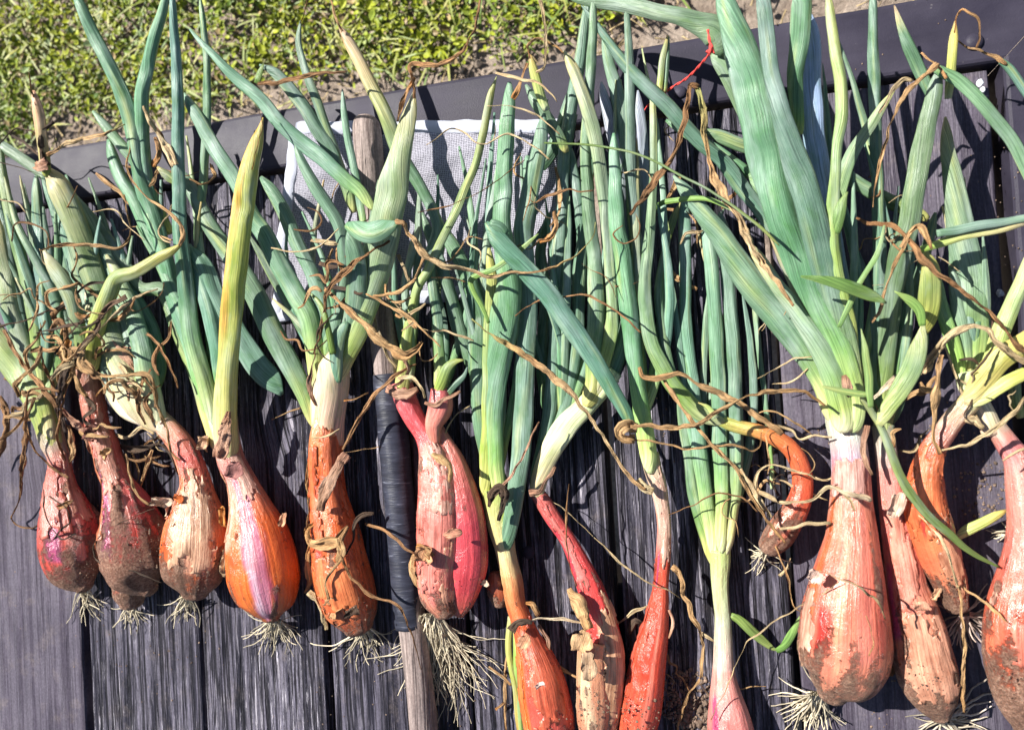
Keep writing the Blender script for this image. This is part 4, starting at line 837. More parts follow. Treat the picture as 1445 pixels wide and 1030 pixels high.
roots(p, 610, 868, 2.4, 86, 34, 118, 60, 2.6, wob=.55); roots(p, 616, 868, 2.2, 74, 26, 150, 34, 2.2, wob=.6); roots(p, 600, 868, 2.2, 104, 30, 80, 12, 2.2, wob=.7)
bulb(p, '806:690:708 820:686:718 836:687:722 850:694:718', 1.4, [(0, (.35, .12, .06)), (1, BRO)], mud=.5, name='small_bulb'); clods(p, 612, 838, 26, 26, 5.3, 1.5, 5)
# 7 --------------------------------------------------------------
p = plant(770, 950, 'orange red shallot at the bottom edge, right of the double pink one with big roots')
bulb(p, '690:678:730 720:682:728 745:688:728 770:697:727 790:702:730 820:708:738 850:713:742 875:720:752 900:725:764 930:727:784 960:729:798 990:732:806 1020:737:811 1050:745:812 1080:760:806', [1.8, 2.0, 2.4, 2.4], [(0, (.36, .44, .12)), (.12, (.60, .62, .26)), (.22, (.66, .60, .30)), (.34, (.60, .30, .12)), (.46, (.58, .15, .05)), (.6, (.58, .13, .07)), (.8, (.55, .12, .09)), (1, (.5, .25, .15))], strips=[(20, 55, .5, 1, ORA), (95, 130, .48, .7, (.62, .2, .06)), (100, 165, .02, .16, (.5, .6, .12))], shells=[(60, 160, .42, .8, (.58, .12, .06)), (10, 50, .5, .95, (.62, .19, .05))], mud=.86, muddots=.3)
leaf(p, '694,700,30 690,660,26 680,600,28 676,550,28 676,466,32 668,420,28 655,380,22 640,350,20 622,322,16 605,285,16 585,250,18 566,220,20 551,182,21 540,155,20 530,134,19 516,105,18 503,78,17 490,55,15 479,38,12', [2.0, 2.4, 2.6, 3.0, 4.4, 5.4], 'T')
ribbon(p, '484,46,12 476,30,11 470,10,8 466,-4,4', [5.6, 6], 't', curl=.7)
leaf(p, '706,700,26 700,650,26 698,568,28 704,510,36 711,460,42 717,398,38 712,350,32 708,306,28 711,255,26 714,204,25 717,160,22 719,116,16', [2.6, 3.4, 4.4, 5.2, 6.0], 'g', .5)
leaf(p, '716,775,18 722,730,26 731,680,28 737,620,30 740,560,30 742,500,30 745,430,30 742,370,30 738,320,30 746,280,28 756,235,26 764,190,20 768,160,14', [2.6, 3.0, 3.2, 3.8, 4.8], 'B', .5)
leaf(p, '684,700,18 686,640,18 690,560,20 690,470,18 694,400,16 690,350,12', [2.4, 3.6, 4.4], 'Y', .5)
leaf(p, '690,456,5 680,432,7 668,412,7 664,396,9 700,378,8 735,352,7 760,330,5', [5.4, 5.6, 5.6], 'N', .4)
leaf(p, '716,330,20 692,312,26', [6.2, 6.6], 'B', .4)
leaf(p, '730,890,12 731,940,13 734,985,12 738,1050,10', [1.2, .8, .7], 'Y', .6)
leaf(p, '721,870,9 718,920,10 728,975,10 733,1040,9', [1.0, .8, .7], 'P', .6)
leaf(p, '694,560,18 668,518,20 650,470,22 636,420,20 628,390,18 606,330,14 596,300,10', [2.0, 2.2, 2.8, 2.8], 'g')
leaf(p, '734,600,22 740,480,24 735,380,26 748,280,22 744,220,18', [2.0, 2.4, 2.8], 'B')
ribbon(p, '690,715,6 697,695,22 707,688,24 712,700,22 704,735,8', [3.6, 3.8], 'd', curl=1.2); ribbon(p, '692,700,7 706,688,9 722,670,12 740,640,12 752,612,9 761,595,5', [3.6, 4.2, 4.4], 'p')
ribbon(p, '722,888,20 730,878,20 742,876,14 752,878,8', [3.8, 4.0], 'd', curl=1.1); ribbon(p, '735,882,7 755,874,10 774,872,9 800,874,9 822,879,6', [3.8, 3.2, 2.8], 'w')
ribbon(p, '742,850,9 752,852,14 760,868,10', [3.0, 3.0], 'o'); ribbon(p, '760,880,10 772,900,12 776,925,6', [2.6, 2.2], 'p')
ribbon(p, '690,940,5 710,955,7 722,966,5', [.8, .8], 't'); ribbon(p, '716,920,3 712,970,6 714,1030,4', [.8, .6], 't'); ribbon(p, '700,1000,6 712,990,6', .6, 'o')
flake(p, 764, 965, 20, 7, 160, 5.2, (.75, .55, .5), .7); flake(p, 740, 905, 22, 22, 30, 4.6, (.66, .34, .2), .4)
ribbon(p, '700,104,5 720,108,9 734,112,10 761,119,10 775,130,6 786,144,3', [6.6, 6.8], 's'); ribbon(p, '724,140,8 732,125,9 738,108,7 745,90,6', [6.4, 6.8], 'o')
ribbon(p, '688,150,3 720,150,4 760,165,4 790,190,3', [6.8, 6.6], 's'); ribbon(p, '686,204,3 715,190,4 745,202,3 775,225,3', [6.6, 6.2], 's'); ribbon(p, '590,300,3 640,288,4 690,262,4 740,226,3', [6, 6.6], 'b')
clods(p, 790, 1015, 20, 20, 4.6, 1.5, 4)
# 8 --------------------------------------------------------------
p = plant(850, 920, 'long crimson shallot with torn papery muddy lower half, left of the bright red slender one')
bulb(p, '692:744:768 710:754:782 730:766:794 760:787:814 790:800:832 815:808:846 840:816:858 870:822:870 900:825:878 930:824:883 960:822:882 990:818:878 1020:816:872 1045:820:866', [1.6, 2.0, 2.2, 2.2], [(0, (.4, .16, .14)), (.12, (.52, .12, .11)), (.3, (.55, .08, .08)), (.6, (.52, .07, .06)), (1, (.48, .1, .06))], strips=[(82, 170, .55, .95, (.5, .32, .2)), (75, 100, .48, .75, (.62, .3, .2)), (30, 60, .1, .5, (.5, .06, .1))], shells=[(95, 178, .42, .9, (.58, .34, .2)), (50, 110, .05, .4, (.56, .14, .12))], mud=.80, muddots=.6)
bulb(p, '905:816:858 930:814:860 960:813:864 990:813:866 1020:814:862 1040:818:856', [2.9, 2.8], [(0, (.60, .38, .22)), (1, (.45, .28, .18))], mud=.7, mudamt=.8, name='muddy_skin', muddots=1.2)
leaf(p, '756,700,22 762,672,28 776,640,34 798,602,36 822,578,34 846,552,30 868,524,26', [1.9, 2.2, 2.6, 3.0], 'L', .6, name='stem_fork')
leaf(p, '828,574,30 838,540,28 838,500,26 841,450,28 840,400,25 838,360,22 832,320,20 828,250,17 826,204,16 830,150,15 833,102,15 836,50,13 838,-5,10', [3.0, 3.4, 3.8, 4.6, 6.0], 'g')
leaf(p, '842,560,22 853,510,20 862,470,20 864,430,17 860,370,15 855,306,17 849,250,20 842,204,20 829,153,20 816,116,19 804,88,17 796,72,12', [3.0, 3.4, 3.8, 4.8, 5.4], 'V')
leaf(p, '850,548,26 866,520,26 878,485,24 884,440,18 870,370,20 866,300,18 870,240,20 880,200,22 878,170,22 868,120,20 858,80,16 852,40,12', [2.4, 2.2, 2.4, 3.4], 'B')
leaf(p, '752,690,14 760,650,18 772,600,20 780,534,22 784,480,22 784,420,22 788,364,20 792,320,18 794,250,18 798,200,18 808,140,18 818,85,16 826,30,13 830,-5,10', [1.6, 1.8, 2.4, 3.2, 4.2], 'B')
leaf(p, '764,672,12 786,610,18 802,560,18 812,500,20 816,440,20 818,380,20 822,330,18 812,260,15 806,210,13', [1.6, 1.8, 2.2, 2.6], 'g')
leaf(p, '766,240,16 778,215,20 792,180,20 806,140,18 822,80,16 836,20,14', [2.0, 3.0, 3.8], 'B')
leaf(p, '800,215,16 786,190,20 768,163,20 756,145,18 742,120,12', [3.6, 4.0, 4.2], 'g')
leaf(p, '770,580,16 764,500,18 770,420,18 762,360,16 775,300,14', [1.2, 1.2, 1.6], 'B')
leaf(p, '772,156,11 764,138,14 754,104,14 748,78,12', [4.6, 5.2, 5.6], 'P')
ribbon(p, '748,84,10 746,64,13 756,56,12 770,60,9 785,65,9 796,76,7', [5.8, 6.2, 6.0], 't')
ribbon(p, '757,102,7 766,98,10 770,70,9 770,41,9 764,10,9 761,-8,6', [5.6, 6.6, 7], 's')
ribbon(p, '762,342,8 776,338,16 786,322,14 782,298,8', [3.6, 4.2], 'o', curl=1.2); ribbon(p, '776,320,5 790,300,7 788,260,6 784,236,5', [3, 3.2], 't')
ribbon(p, '768,700,5 790,714,8 811,731,9 832,752,9 855,772,9 876,794,9 892,806,9 921,825,8 942,832,9 960,844,5', [1.4, 2.2, 2.8, 3.4], 's', curl=.4); ribbon(p, '803,683,3 801,706,5 798,735,4 803,790,3 814,827,2.5', [3.6, 4.2, 4.2], 'b')
ribbon(p, '803,830,8 812,846,20 824,866,26 832,888,20', [3.4, 4.4], 't', curl=1.2); ribbon(p, '748,695,18 764,690,22 774,672,12 784,658,6', [2.8, 3.0], 'p')
ribbon(p, '783,935,6 800,948,10 816,956,7', [1.4, 2], 't')
flake(p, 822, 905, 34, 36, 20, 4.4, (.62, .4, .22), .4); flake(p, 830, 940, 30, 36, 0, 4.9, (.5, .34, .22), .3)
clods(p, 838, 1000, 24, 60, 5.2, 2, 8); clods(p, 836, 960, 22, 20, 5.0, 1.5, 5)
ribbon(p, '727,446,3 745,432,3 768,422,3 795,420,3 819,415,4 845,424,4 863,435,4 886,452,4 904,469,3', [5.2, 5.6, 5.2], 'b', rag=.3)
# 9 --------------------------------------------------------------
p = plant(912, 900, 'bright red slender shallot touching its crimson muddy neighbour at the bottom edge')
bulb(p, '640:903:931 665:909:936 685:916:942 710:923:945 740:927:948 770:926:948 800:924:946 830:921:944 850:916:945 880:908:945 905:899:944 930:891:942 955:885:940 980:879:938 1005:874:934 1030:872:926 1050:878:918', [1.8, 1.9, 2.1], [(0, (.50, .50, .20)), (.06, (.58, .44, .30)), (.18, (.64, .44, .34)), (.3, (.6, .32, .26)), (.36, (.54, .09, .05)), (.7, (.56, .08, .04)), (.85, (.55, .1, .05)), (1, BRO)], strips=[(40, 60, .3, .45, MAG), (95, 115, .5, .9, (.62, .2, .14))], shells=[(0, 35, .35, .8, (.52, .10, .06)), (80, 150, .05, .38, (.66, .44, .34))], mud=.92, muddots=.2)
leaf(p, '918,668,20 915,645,27 908,600,28 902,560,27 898,534,26 892,480,28 886,432,30 882,398,28 878,360,26 871,320,25 868,270,20 867,230,17 866,188,12', [2.4, 3.0, 3.8, 4.6], 'G')
leaf(p, '900,560,12 898,500,14 906,430,14 912,380,14 900,340,15 896,300,15 891,238,16 889,160,16 888,102,15 886,40,10 884,-8,7', [2.6, 2.6, 3.4, 4.8, 6.2], 'B')
leaf(p, '893,602,18 880,578,22 846,520,28 824,487,30 802,456,32 776,420,33 751,391,32 724,362,30 702,336,28 686,314,22', [4.2, 5.2, 6.0, 6.4], 'B', .45)
leaf(p, '904,430,14 908,340,15 908,238,16 904,170,15 900,128,9', [1.8, 2.4, 3.4], 'A')
leaf(p, '895,420,16 884,340,18 876,280,18 872,230,18 860,170,17 848,116,12', [1.8, 2.2, 3.0], 'A')
ribbon(p, '912,690,8 904,688,8 890,672,11 877,658,12 862,632,11 853,619,11 836,592,13 812,561,16 785,534,17 760,514,17 741,503,17 720,488,15 700,476,13 680,463,9 666,450,5', [3.4, 4.6, 5.6, 6.0], 'x', twist=.5, curl=.8)
ribbon(p, '900,604,20 884,602,24 876,608,26 884,618,26 896,620,18', [4.6, 5.0, 4.6], 't', curl=1.2)
ribbon(p, '890,602,12 910,600,14 938,602,15 965,600,15 989,595,15 1023,575,16 1050,562,17 1079,554,16 1113,551,16 1140,554,15 1164,573,9', [5.2, 5.2, 5.0, 5.0], 't', twist=.5); ribbon(p, '890,619,10 915,622,10 938,626,11 965,632,11 989,632,11 1015,628,11 1040,629,10 1062,636,9 1072,628,7 1074,610,5', [4.6, 4.8, 4.6], 't', twist=.4)
ribbon(p, '900,676,12 912,690,20 922,694,16', [3.2, 3.2], 's', curl=1.1)
ribbon(p, '948,798,14 956,804,20 962,818,20 965,836,14 977,868,13 988,892,10 992,908,9 990,940,8 984,962,8 966,993,8 955,1035,6', [2.2, 2.0, 1.6, 1.2, 1.0], 't', curl=.9); ribbon(p, '986,890,7 998,898,9 1008,905,5', 1.4, 's')
ribbon(p, '874,878,5 895,862,8 918,852,6', [1.2, 1.8], 's'); ribbon(p, '944,860,3 950,880,6 944,900,4', [2.6, 2.4], 'p'); ribbon(p, '888,890,20 898,875,26 906,880,14', [1.0, 1.2], 'd', curl=1.2)
ribbon(p, '944,726,4 977,713,5 996,702,6 1014,696,8 1047,702,8 1069,722,6', [2.6, 3.4, 3.6], 'b')
clods(p, 905, 1010, 30, 50, 4.0, 2, 8)
# 10 -------------------------------------------------------------
p = plant(1115, 690, 'thin crooked orange shallot with a small hooked bulb tangled in dry leaves')
bulb(p, '1012,593,18 1040,602,20 1068,608,22 1096,619,25 1116,634,26 1128,655,28 1132,687,31 1124,715,36 1110,738,42 1096,758,42 1084,772,32', [2.2, 2.0, 1.8], [(0, (.36, .44, .10)), (.1, (.48, .44, .12)), (.24, (.60, .30, .10)), (.4, (.58, .16, .06)), (.65, (.55, .12, .06)), (.8, (.5, .22, .14)), (1, (.5, .28, .18))], mud=.72, muddots=.5)
leaf(p, '1022,596,20 990,583,27 965,561,28 948,540,26 935,518,24 922,490,22 914,460,22 911,430,20 911,398,19 914,360,17 918,320,15 922,238,12 922,180,11 921,124,9', [2.4, 3.0, 3.6, 4.2, 4.6], 'V')
leaf(p, '975,570,14 950,530,14 937,480,14 930,430,14 930,398,13 938,360,12 945,325,8', [2.6, 2.6, 2.6], 'g')
leaf(p, '1010,590,10 1000,575,8 985,568,5', [3.2, 3.2], 'P')
leaf(p, '930,130,9 934,90,10 942,50,7', [4.2, 4.4], 'V'); leaf(p, '937,130,9 940,90,9 944,52,6', [4.0, 4.2], 'g')
ribbon(p, '1104,612,9 1082,596,13 1060,582,13 1045,570,12 1026,561,13 1008,552,13 989,544,14 970,533,12 955,527,10 935,532,10 918,534,10 906,530,9 902,518,6', [4.0, 4.4, 4.8, 4.8], 't', twist=.5)
ribbon(p, '935,534,6 950,556,10 962,575,11 978,596,13 992,612,14 1003,626,15 1016,640,13 1030,652,12 1045,672,11 1056,694,11 1067,712,10 1093,746,10 1108,766,6', [4.6, 5.0, 4.8, 4.0, 3.4], 't', curl=.8)
for s_, z_, c_ in (('1045,661,6 1058,684,9 1072,705,9 1088,730,8', [3.2, 3.4], 's'), ('1071,694,6 1088,702,8 1104,709,9 1125,708,8 1148,705,8 1160,694,8 1170,687,9 1184,690,9 1195,700,9 1206,720,5', [3.8, 4.0, 4.6, 6.0], 's'), ('1067,690,6 1066,675,7 1075,661,8 1086,655,7 1100,657,7 1120,664,8 1137,668,8 1152,676,7 1168,677,5', [3.6, 4.2, 4.0], 's'), ('1100,746,5 1120,744,7 1137,739,8 1155,739,8 1172,737,6', [3.4, 3.6], 's'), ('1140,672,4 1150,655,6 1142,640,5 1130,632,4', [3.8, 3.4], 't'), ('1098,700,4 1090,680,6 1104,668,6 1112,680,4', [2.0, 2.2], 'd'), ('1115,787,5 1108,805,7 1100,812,8 1112,800,6', [1.6, 1.6], 's'), ('1094,770,4 1102,790,6 1112,816,6 1122,857,5 1146,866,3', [2.6, 1.8, 1.2], 't'), ('1174,617,4 1150,615,5 1127,619,5 1118,608,6 1096,600,5', [3.4, 3.4], 's'), ('1060,585,4 1090,580,5 1120,596,6 1145,612,4', [3.8, 3.6], 't')):
    ribbon(p, s_, z_, c_)
roots(p, 1082, 779, 1.6, 135, 90, 38, 16, 2.2); clods(p, 1092, 765, 14, 8, 3.4, 1.5, 4)
# 11 -------------------------------------------------------------
p = plant(1018, 960, 'pale green necked young shallot with a fan of straight leaves and folded side shoot')
bulb(p, '775:1000:1032 790:1001:1032 820:1003:1029 850:1006:1030 870:1008:1032 900:1007:1034 930:1006:1036 955:1004:1040 980:1001:1048 1005:999:1058 1030:998:1066 1060:1000:1072 1085:1010:1066', [1.4, 1.6, 2.0], [(0, (.42, .52, .18)), (.15, (.52, .60, .30)), (.3, (.50, .54, .36)), (.45, (.62, .46, .38)), (.65, (.62, .28, .26)), (1, (.55, .18, .14))], strips=[(30, 60, .6, 1, MAG)], mud=2, muddots=.1)
leaf(p, '1008,800,14 1000,768,20 988,730,20 978,690,19 972,640,18 964,590,16 960,540,12', [1.4, 1.5, 1.6], 'G')
leaf(p, '1010,790,14 1004,750,22 996,700,24 988,640,25 982,580,22 975,520,18 968,460,18 967,400,18 966,330,18 964,270,14', [1.6, 2.0, 1.8, 2.0], 'G')
leaf(p, '1014,780,12 1010,720,14 1009,650,14 1008,600,13 1002,540,12', [1.2, 1.2], 'g')
leaf(p, '1018,780,14 1018,740,18 1019,690,19 1016,640,21 1015,590,22 1014,540,23 1011,480,23 1008,430,22 1004,380,21 1000,330,19 996,290,14', [2.0, 2.2, 2.4, 2.8], 'G')
leaf(p, '1022,785,16 1029,740,24 1035,690,25 1038,640,24 1038,590,24 1036,534,25 1034,480,24 1030,432,22 1026,380,22 1021,330,21 1016,300,16', [1.8, 2.0, 2.2, 2.6], 'G')
leaf(p, '1078,600,5 1092,640,6', .6, 'V', name='stray_blade'); 
leaf(p, '1090,690,6 1086,620,7 1079,560,8 1072,500,8 1066,440,8 1062,400,7', [.8, 1.0, 1.2], 'V')
leaf(p, '1030,868,9 1040,872,12 1050,880,14 1062,891,15 1076,903,13 1090,914,10 1098,918,6', [1.6, 1.5, 1.0, .8], 'N', .6)
leaf(p, '1096,918,8 1106,912,11 1114,900,13 1122,886,12 1130,868,9', [1.0, 1.6, 2.0], 'N', .6)
ribbon(p, '1185,820,4 1160,838,6 1137,851,6 1112,866,6 1089,879,6 1066,898,6 1054,905,5 1042,930,4 1032,956,4 1018,985,4 1003,1015,3', [5.8, 3.4, 3.0, 3.2, 3.4], 's', rag=.4)
# 12 -------------------------------------------------------------
p = plant(1192, 860, 'biggest shallot, fat shiny coppery pink bulb with thick white neck and broad tall leaves')
bulb(p, '560:1166:1206 590:1164:1214 620:1170:1222 650:1173:1226 680:1173:1229 705:1171:1231 730:1168:1235 760:1164:1240 790:1154:1245 820:1144:1250 850:1135:1254 880:1130:1257 910:1127:1258 935:1126:1252 955:1130:1238 970:1140:1214 979:1152:1196', [2.2, 2.6, 3.4, 3.2], [(0, (.50, .54, .28)), (.12, (.62, .60, .50)), (.2, (.50, .32, .40)), (.27, (.60, .32, .25)), (.4, (.60, .24, .15)), (.55, (.56, .16, .10)), (.8, (.55, .2, .13)), (1, (.4, .22, .14))], strips=[(95, 125, .35, .8, (.60, .22, .16)), (70, 84, .35, .85, (.60, .28, .17)), (18, 40, .3, .85, (.38, .14, .05)), (44, 66, .66, .80, (.42, .035, .025)), (130, 160, .5, .8, (.58, .14, .1))], shells=[(10, 50, .6, .86, (.50, .28, .2)), (20, 150, .2, .33, (.66, .36, .30))], mud=.80, muddots=.35, nseg=64, lobe_a=.012)
leaf(p, '1190,600,42 1180,575,46 1168,545,42 1148,512,42 1125,478,44 1102,450,44 1078,422,44 1054,392,42 1030,355,38 1008,322,34 985,292,26 966,268,20 950,248,10', [2.6, 2.8, 3.4, 3.8, 4.0], 'G', .5)
leaf(p, '1194,610,40 1182,560,38 1170,520,36 1147,476,32 1130,450,28 1113,425,26 1094,400,22 1079,378,20 1058,345,18', [3.6, 4.2, 4.6, 4.8], 'V', .5)
ribbon(p, '1120,432,8 1102,405,14 1090,390,16 1079,378,20 1065,356,22 1052,330,22 1040,305,21 1026,284,18 1013,262,17 1004,240,14 999,221,12 995,195,14 992,170,15 988,145,15 984,124,12', [5.6, 5.6, 5.6, 6.2, 6.6], 'x', twist=.3, curl=.9)
ribbon(p, '986,124,14 976,122,18 972,132,18 970,150,16 966,170,14 960,192,15 951,218,17 938,240,18 920,262,19 906,282,18 889,303,7', [6.6, 6.6, 6.0, 5.4], 'b', twist=.5, curl=.9)
leaf(p, '1204,610,34 1206,570,34 1200,530,32 1191,500,32 1176,470,34 1157,438,38 1130,380,42 1113,335,46 1100,300,48 1086,245,52 1076,200,54 1062,136,54 1050,90,52 1040,58,46 1028,20,36 1016,-20,26', [3.4, 4.6, 5.6, 6.4, 7.2], 'G', .42)
leaf(p, '1210,600,24 1208,550,26 1200,500,30 1182,440,36 1168,395,40 1157,350,42 1146,305,42 1137,272,42 1122,225,40 1110,187,36 1099,145,30 1089,102,26 1082,50,25 1075,-20,22', [3.2, 4.6, 6.2, 7.2, 7.8], 'G', .5)
leaf(p, '1208,520,16 1196,460,24 1186,400,26 1176,340,28 1166,285,32 1156,240,34 1148,190,34 1144,130,32 1144,70,30 1143,20,18', [2.8, 3.4, 4.4, 5.2], 'A', .45)
leaf(p, '1130,190,14 1124,150,20 1122,110,26 1128,60,30 1131,0,32 1131,-20,32', [5.0, 6.0, 7.0], 'g', .5)
leaf(p, '1206,520,14 1200,460,18 1186,410,20 1177,370,20 1174,330,20 1175,289,18 1179,240,16 1182,204,15 1188,165,18 1187,119,19 1180,80,17 1174,40,15 1168,-10,13', [3.6, 5.2, 6.4, 6.6, 6.6], 'Y')
leaf(p, '1180,330,14 1182,290,18 1190,247,20 1202,218,20 1215,197,18 1232,172,16 1249,146,12 1262,128,9', [4.0, 4.6, 5.2], 'V', .4)
ribbon(p, '1240,160,7 1252,140,10 1264,122,9 1276,112,6 1288,115,3', [5.6, 5.6], 's')
leaf(p, '1182,330,14 1184,306,18 1189,285,15 1196,271,6', [7.0, 7.2], 'N', .4)
leaf(p, '1310,310,20 1283,296,22 1249,282,24 1215,262,22 1195,250,22 1150,235,20 1090,215,20 1045,205,20 1010,190,18 990,184,12', [1.6, 1.8, 2.0, 2.4], 'g')
leaf(p, '1115,390,18 1100,345,20 1084,300,22 1067,258,22 1056,246,18', [3.0, 3.2, 3.4], 'g'); leaf(p, '1062,250,20 1036,232,22 1006,212,20 980,196,16 940,170,14', [3.2, 3.0, 2.8], 'B')
leaf(p, '1188,500,14 1160,440,20 1130,390,22 1100,340,24 1075,300,24 1045,262,24 1020,228,22 992,205,22 972,184,22 938,146,21 912,122,20 890,99,19 870,75,15 853,51,12 836,28,9 819,6,4', [3.0, 3.2, 3.6, 5.0, 5.6], 'g')
leaf(p, '1096,250,22 1075,205,24 1057,168,26 1040,132,26 1022,98,28 1006,74,34', [4.4, 5.2, 5.8], 'g', .5)
leaf(p, '1012,78,30 1018,60,44 1006,42,44 985,32,34 960,24,28 930,18,26 900,10,26 870,4,26 840,0,24 800,-6,20', [6.2, 6.6, 6.0, 5.6], 'B', .42)
ribbon(p, '1156,805,5 1175,812,10 1193,820,14 1210,826,18 1224,834,22 1238,848,22 1248,872,12', [6.8, 6.9, 6.2], 's', curl=.3, twist=.1)
ribbon(p, '1172,686,10 1184,692,16 1200,698,16 1218,700,14 1228,706,9', [5.6, 5.8, 5.4], 'w', curl=.8)
ribbon(p, '1224,600,9 1218,640,10 1230,670,6', [3.8, 4.0], 'p'); ribbon(p, '1200,560,10 1196,545,14 1190,530,10', [5.2, 5.2], 'p')
flake(p, 1150, 812, 26, 22, 30, 5.6, (.72, .52, .44), .6); flake(p, 1132, 925, 9, 30, 5, 3.6, (.5, .3, .2), .5); ribbon(p, '1222,868,6 1228,885,9 1232,905,8 1226,925,5', 6.3, 't', curl=.4)
ribbon(p, '1147,503,3 1130,505,4 1120,507,4 1096,520,4 1069,534,3', [3.6, 2.8], 's', rag=.3); ribbon(p, '1140,520,3 1118,538,4 1090,542,3', [3, 2.4], 's', rag=.3)
roots(p, 1152, 978, 2.6, 118, 62, 62, 44, 3.0); clods(p, 1175, 950, 34, 30, 5.8, 1.5, 4)
# 13 -------------------------------------------------------------
p = plant(1305, 930, 'narrow copper shallot with muddy lower end, just right of the biggest shallot')
bulb(p, '600:1230:1262 650:1236:1268 680:1238:1274 710:1240:1281 740:1243:1288 770:1246:1294 800:1249:1302 830:1250:1310 860:1252:1325 890:1256:1336 920:1260:1344 950:1266:1352 975:1278:1354 995:1294:1350 1010:1312:1342', [1.6, 1.9, 2.2, 2.1], [(0, (.30, .34, .22)), (.08, (.45, .40, .34)), (.2, (.55, .28, .24)), (.4, (.58, .2, .16)), (.62, (.60, .3, .19)), (.8, (.55, .24, .14)), (1, (.42, .22, .14))], strips=[(60, 110, .3, .66, (.62, .28, .2)), (20, 44, .45, .7, (.46, .1, .2))], shells=[(50, 130, .25, .6, (.62, .24, .17)), (40, 150, .6, .88, (.56, .28, .18))], mud=.68, muddots=.4)
leaf(p, '1248,630,28 1244,580,28 1236,534,25 1236,480,22 1239,430,22 1242,364,20 1240,306,18 1236,204,17 1233,102,17 1232,40,14 1232,-15,12', [1.8, 2.4, 3.0, 4.0, 5.0], 'g')
leaf(p, '1250,600,22 1247,560,22 1250,517,26 1256,449,32 1264,390,32 1272,350,32 1282,316,33 1290,272,32 1298,225,30 1306,185,28 1314,150,26 1320,120,24 1325,98,18', [2.0, 2.6, 4.4, 5.0, 5.2], 'g', .42)
leaf(p, '1256,600,16 1270,560,18 1272,500,20 1282,440,18 1300,380,16 1320,300,14', [1.4, 1.4, 2.2], 'B')
leaf(p, '1320,150,12 1308,122,16 1296,95,18 1283,66,18 1272,38,12 1262,8,6', [4.8, 5.0, 5.4], 'T', .35)
ribbon(p, '1300,75,6 1312,86,10 1322,94,10 1335,112,9', [5.6, 5.8], 't', curl=.7)
ribbon(p, '1322,92,14 1302,108,16 1283,126,14 1268,150,12 1256,177,11 1247,208,9 1239,238,8 1235,265,6 1232,293,4', [6.0, 5.6, 5.0], 't', curl=.8, twist=.5)
leaf(p, '1320,96,12 1334,104,16 1350,112,18 1368,128,19 1385,146,19 1402,165,19 1419,186,19 1434,208,19 1446,232,18 1470,290,14', [5.4, 5.4, 4.6, 4.0], 'B', .55)
ribbon(p, '1208,308,6 1222,314,10 1240,316,12 1258,320,16 1276,332,22 1290,348,26 1303,367,28 1322,384,27 1344,400,28 1358,412,28 1370,424,24 1386,432,18 1402,446,18 1418,468,18 1434,488,18 1455,500,14', [5.2, 6.2, 6.4, 6.0, 5.4], 'b', twist=.5, curl=.6); ribbon(p, '1272,350,10 1284,326,16 1296,320,18 1308,336,16 1314,352,12', [6.4, 6.8], 't', curl=1.0)
ribbon(p, '1230,455,6 1240,440,8 1252,400,9 1266,366,8 1278,344,6', [4.4, 6.0], 't')
flake(p, 1264, 712, 26, 40, 20, 3.6, (.66, .46, .36), .5); flake(p, 1256, 945, 14, 22, 20, 1.6, BRN, .6); flake(p, 1300, 855, 30, 14, 170, 4.3, (.62, .3, .2), .3)
roots(p, 1330, 1016, 1.4, 20, 50, 80, 14, 3.6, (.68, .58, .44)); roots(p, 1325, 1016, 1.4, 170, 60, 60, 8, 2.6); roots(p, 1334, 1014, 1.4, -50, 14, 105, 3, 4.4, (.72, .6, .5)); clods(p, 1305, 960, 30, 50, 4.1, 1.5, 5)
# 14 -------------------------------------------------------------
p = plant(1325, 770, 'orange shallot whose pinkish brown neck bends up right into a yellow green fan')
bulb(p, '1378,556,34 1362,575,32 1346,592,32 1332,612,33 1318,632,36 1310,655,42 1306,685,54 1306,715,62 1313,745,64 1322,775,62 1333,805,54 1343,832,44 1350,855,34', [3.4, 3.0, 2.4, 2.0], [(0, (.50, .50, .16)), (.1, (.52, .34, .22)), (.22, (.42, .22, .17)), (.3, (.56, .13, .05)), (.5, (.60, .15, .04)), (.75, (.55, .2, .1)), (1, (.42, .22, .14))], strips=[(60, 80, .3, .6, (.42, .06, .04)), (90, 130, .32, .6, (.64, .24, .1))], shells=[(30, 150, .25, .62, (.60, .16, .06)), (80, 170, .5, .9, (.56, .26, .15))], mud=.76, muddots=.5)
leaf(p, '1366,572,30 1380,548,36 1392,530,40 1410,508,40 1428,494,38 1446,482,34 1490,455,28', [3.8, 4.6, 4.8], 'P', .5)
leaf(p, '1370,572,20 1386,562,24 1402,550,24 1419,541,23 1445,528,22 1490,510,18', [3.8, 4.4, 4.4], 'P', .6)
leaf(p, '1384,545,20 1398,510,26 1412,470,28 1428,430,26 1445,394,24 1470,330,18', [3.6, 3.8, 4.2], 'Y', .5)
ribbon(p, '1300,524,20 1312,505,22 1324,490,22 1338,476,22 1351,467,22 1368,461,20 1385,461,18 1396,470,17 1402,480,16 1419,493,18 1436,505,18 1455,515,12', [3.6, 5.6, 6.0, 5.6], 's', curl=.9); ribbon(p, '1328,500,11 1324,530,13 1320,561,14 1317,600,9 1317,619,8 1326,640,8', [5.6, 4.6, 4.2], 't')
ribbon(p, '1324,636,6 1346,632,9 1368,626,12 1390,612,15 1412,598,16 1426,586,15 1436,575,13 1450,555,9', [4.2, 5.0, 4.8], 's', curl=.8, twist=.3)
ribbon(p, '1232,562,8 1248,548,14 1266,534,18 1284,530,18 1300,526,12', [3.8, 3.8], 'w', curl=1); ribbon(p, '1370,530,5 1390,505,8 1402,488,6', [5.6, 5.2], 'd')
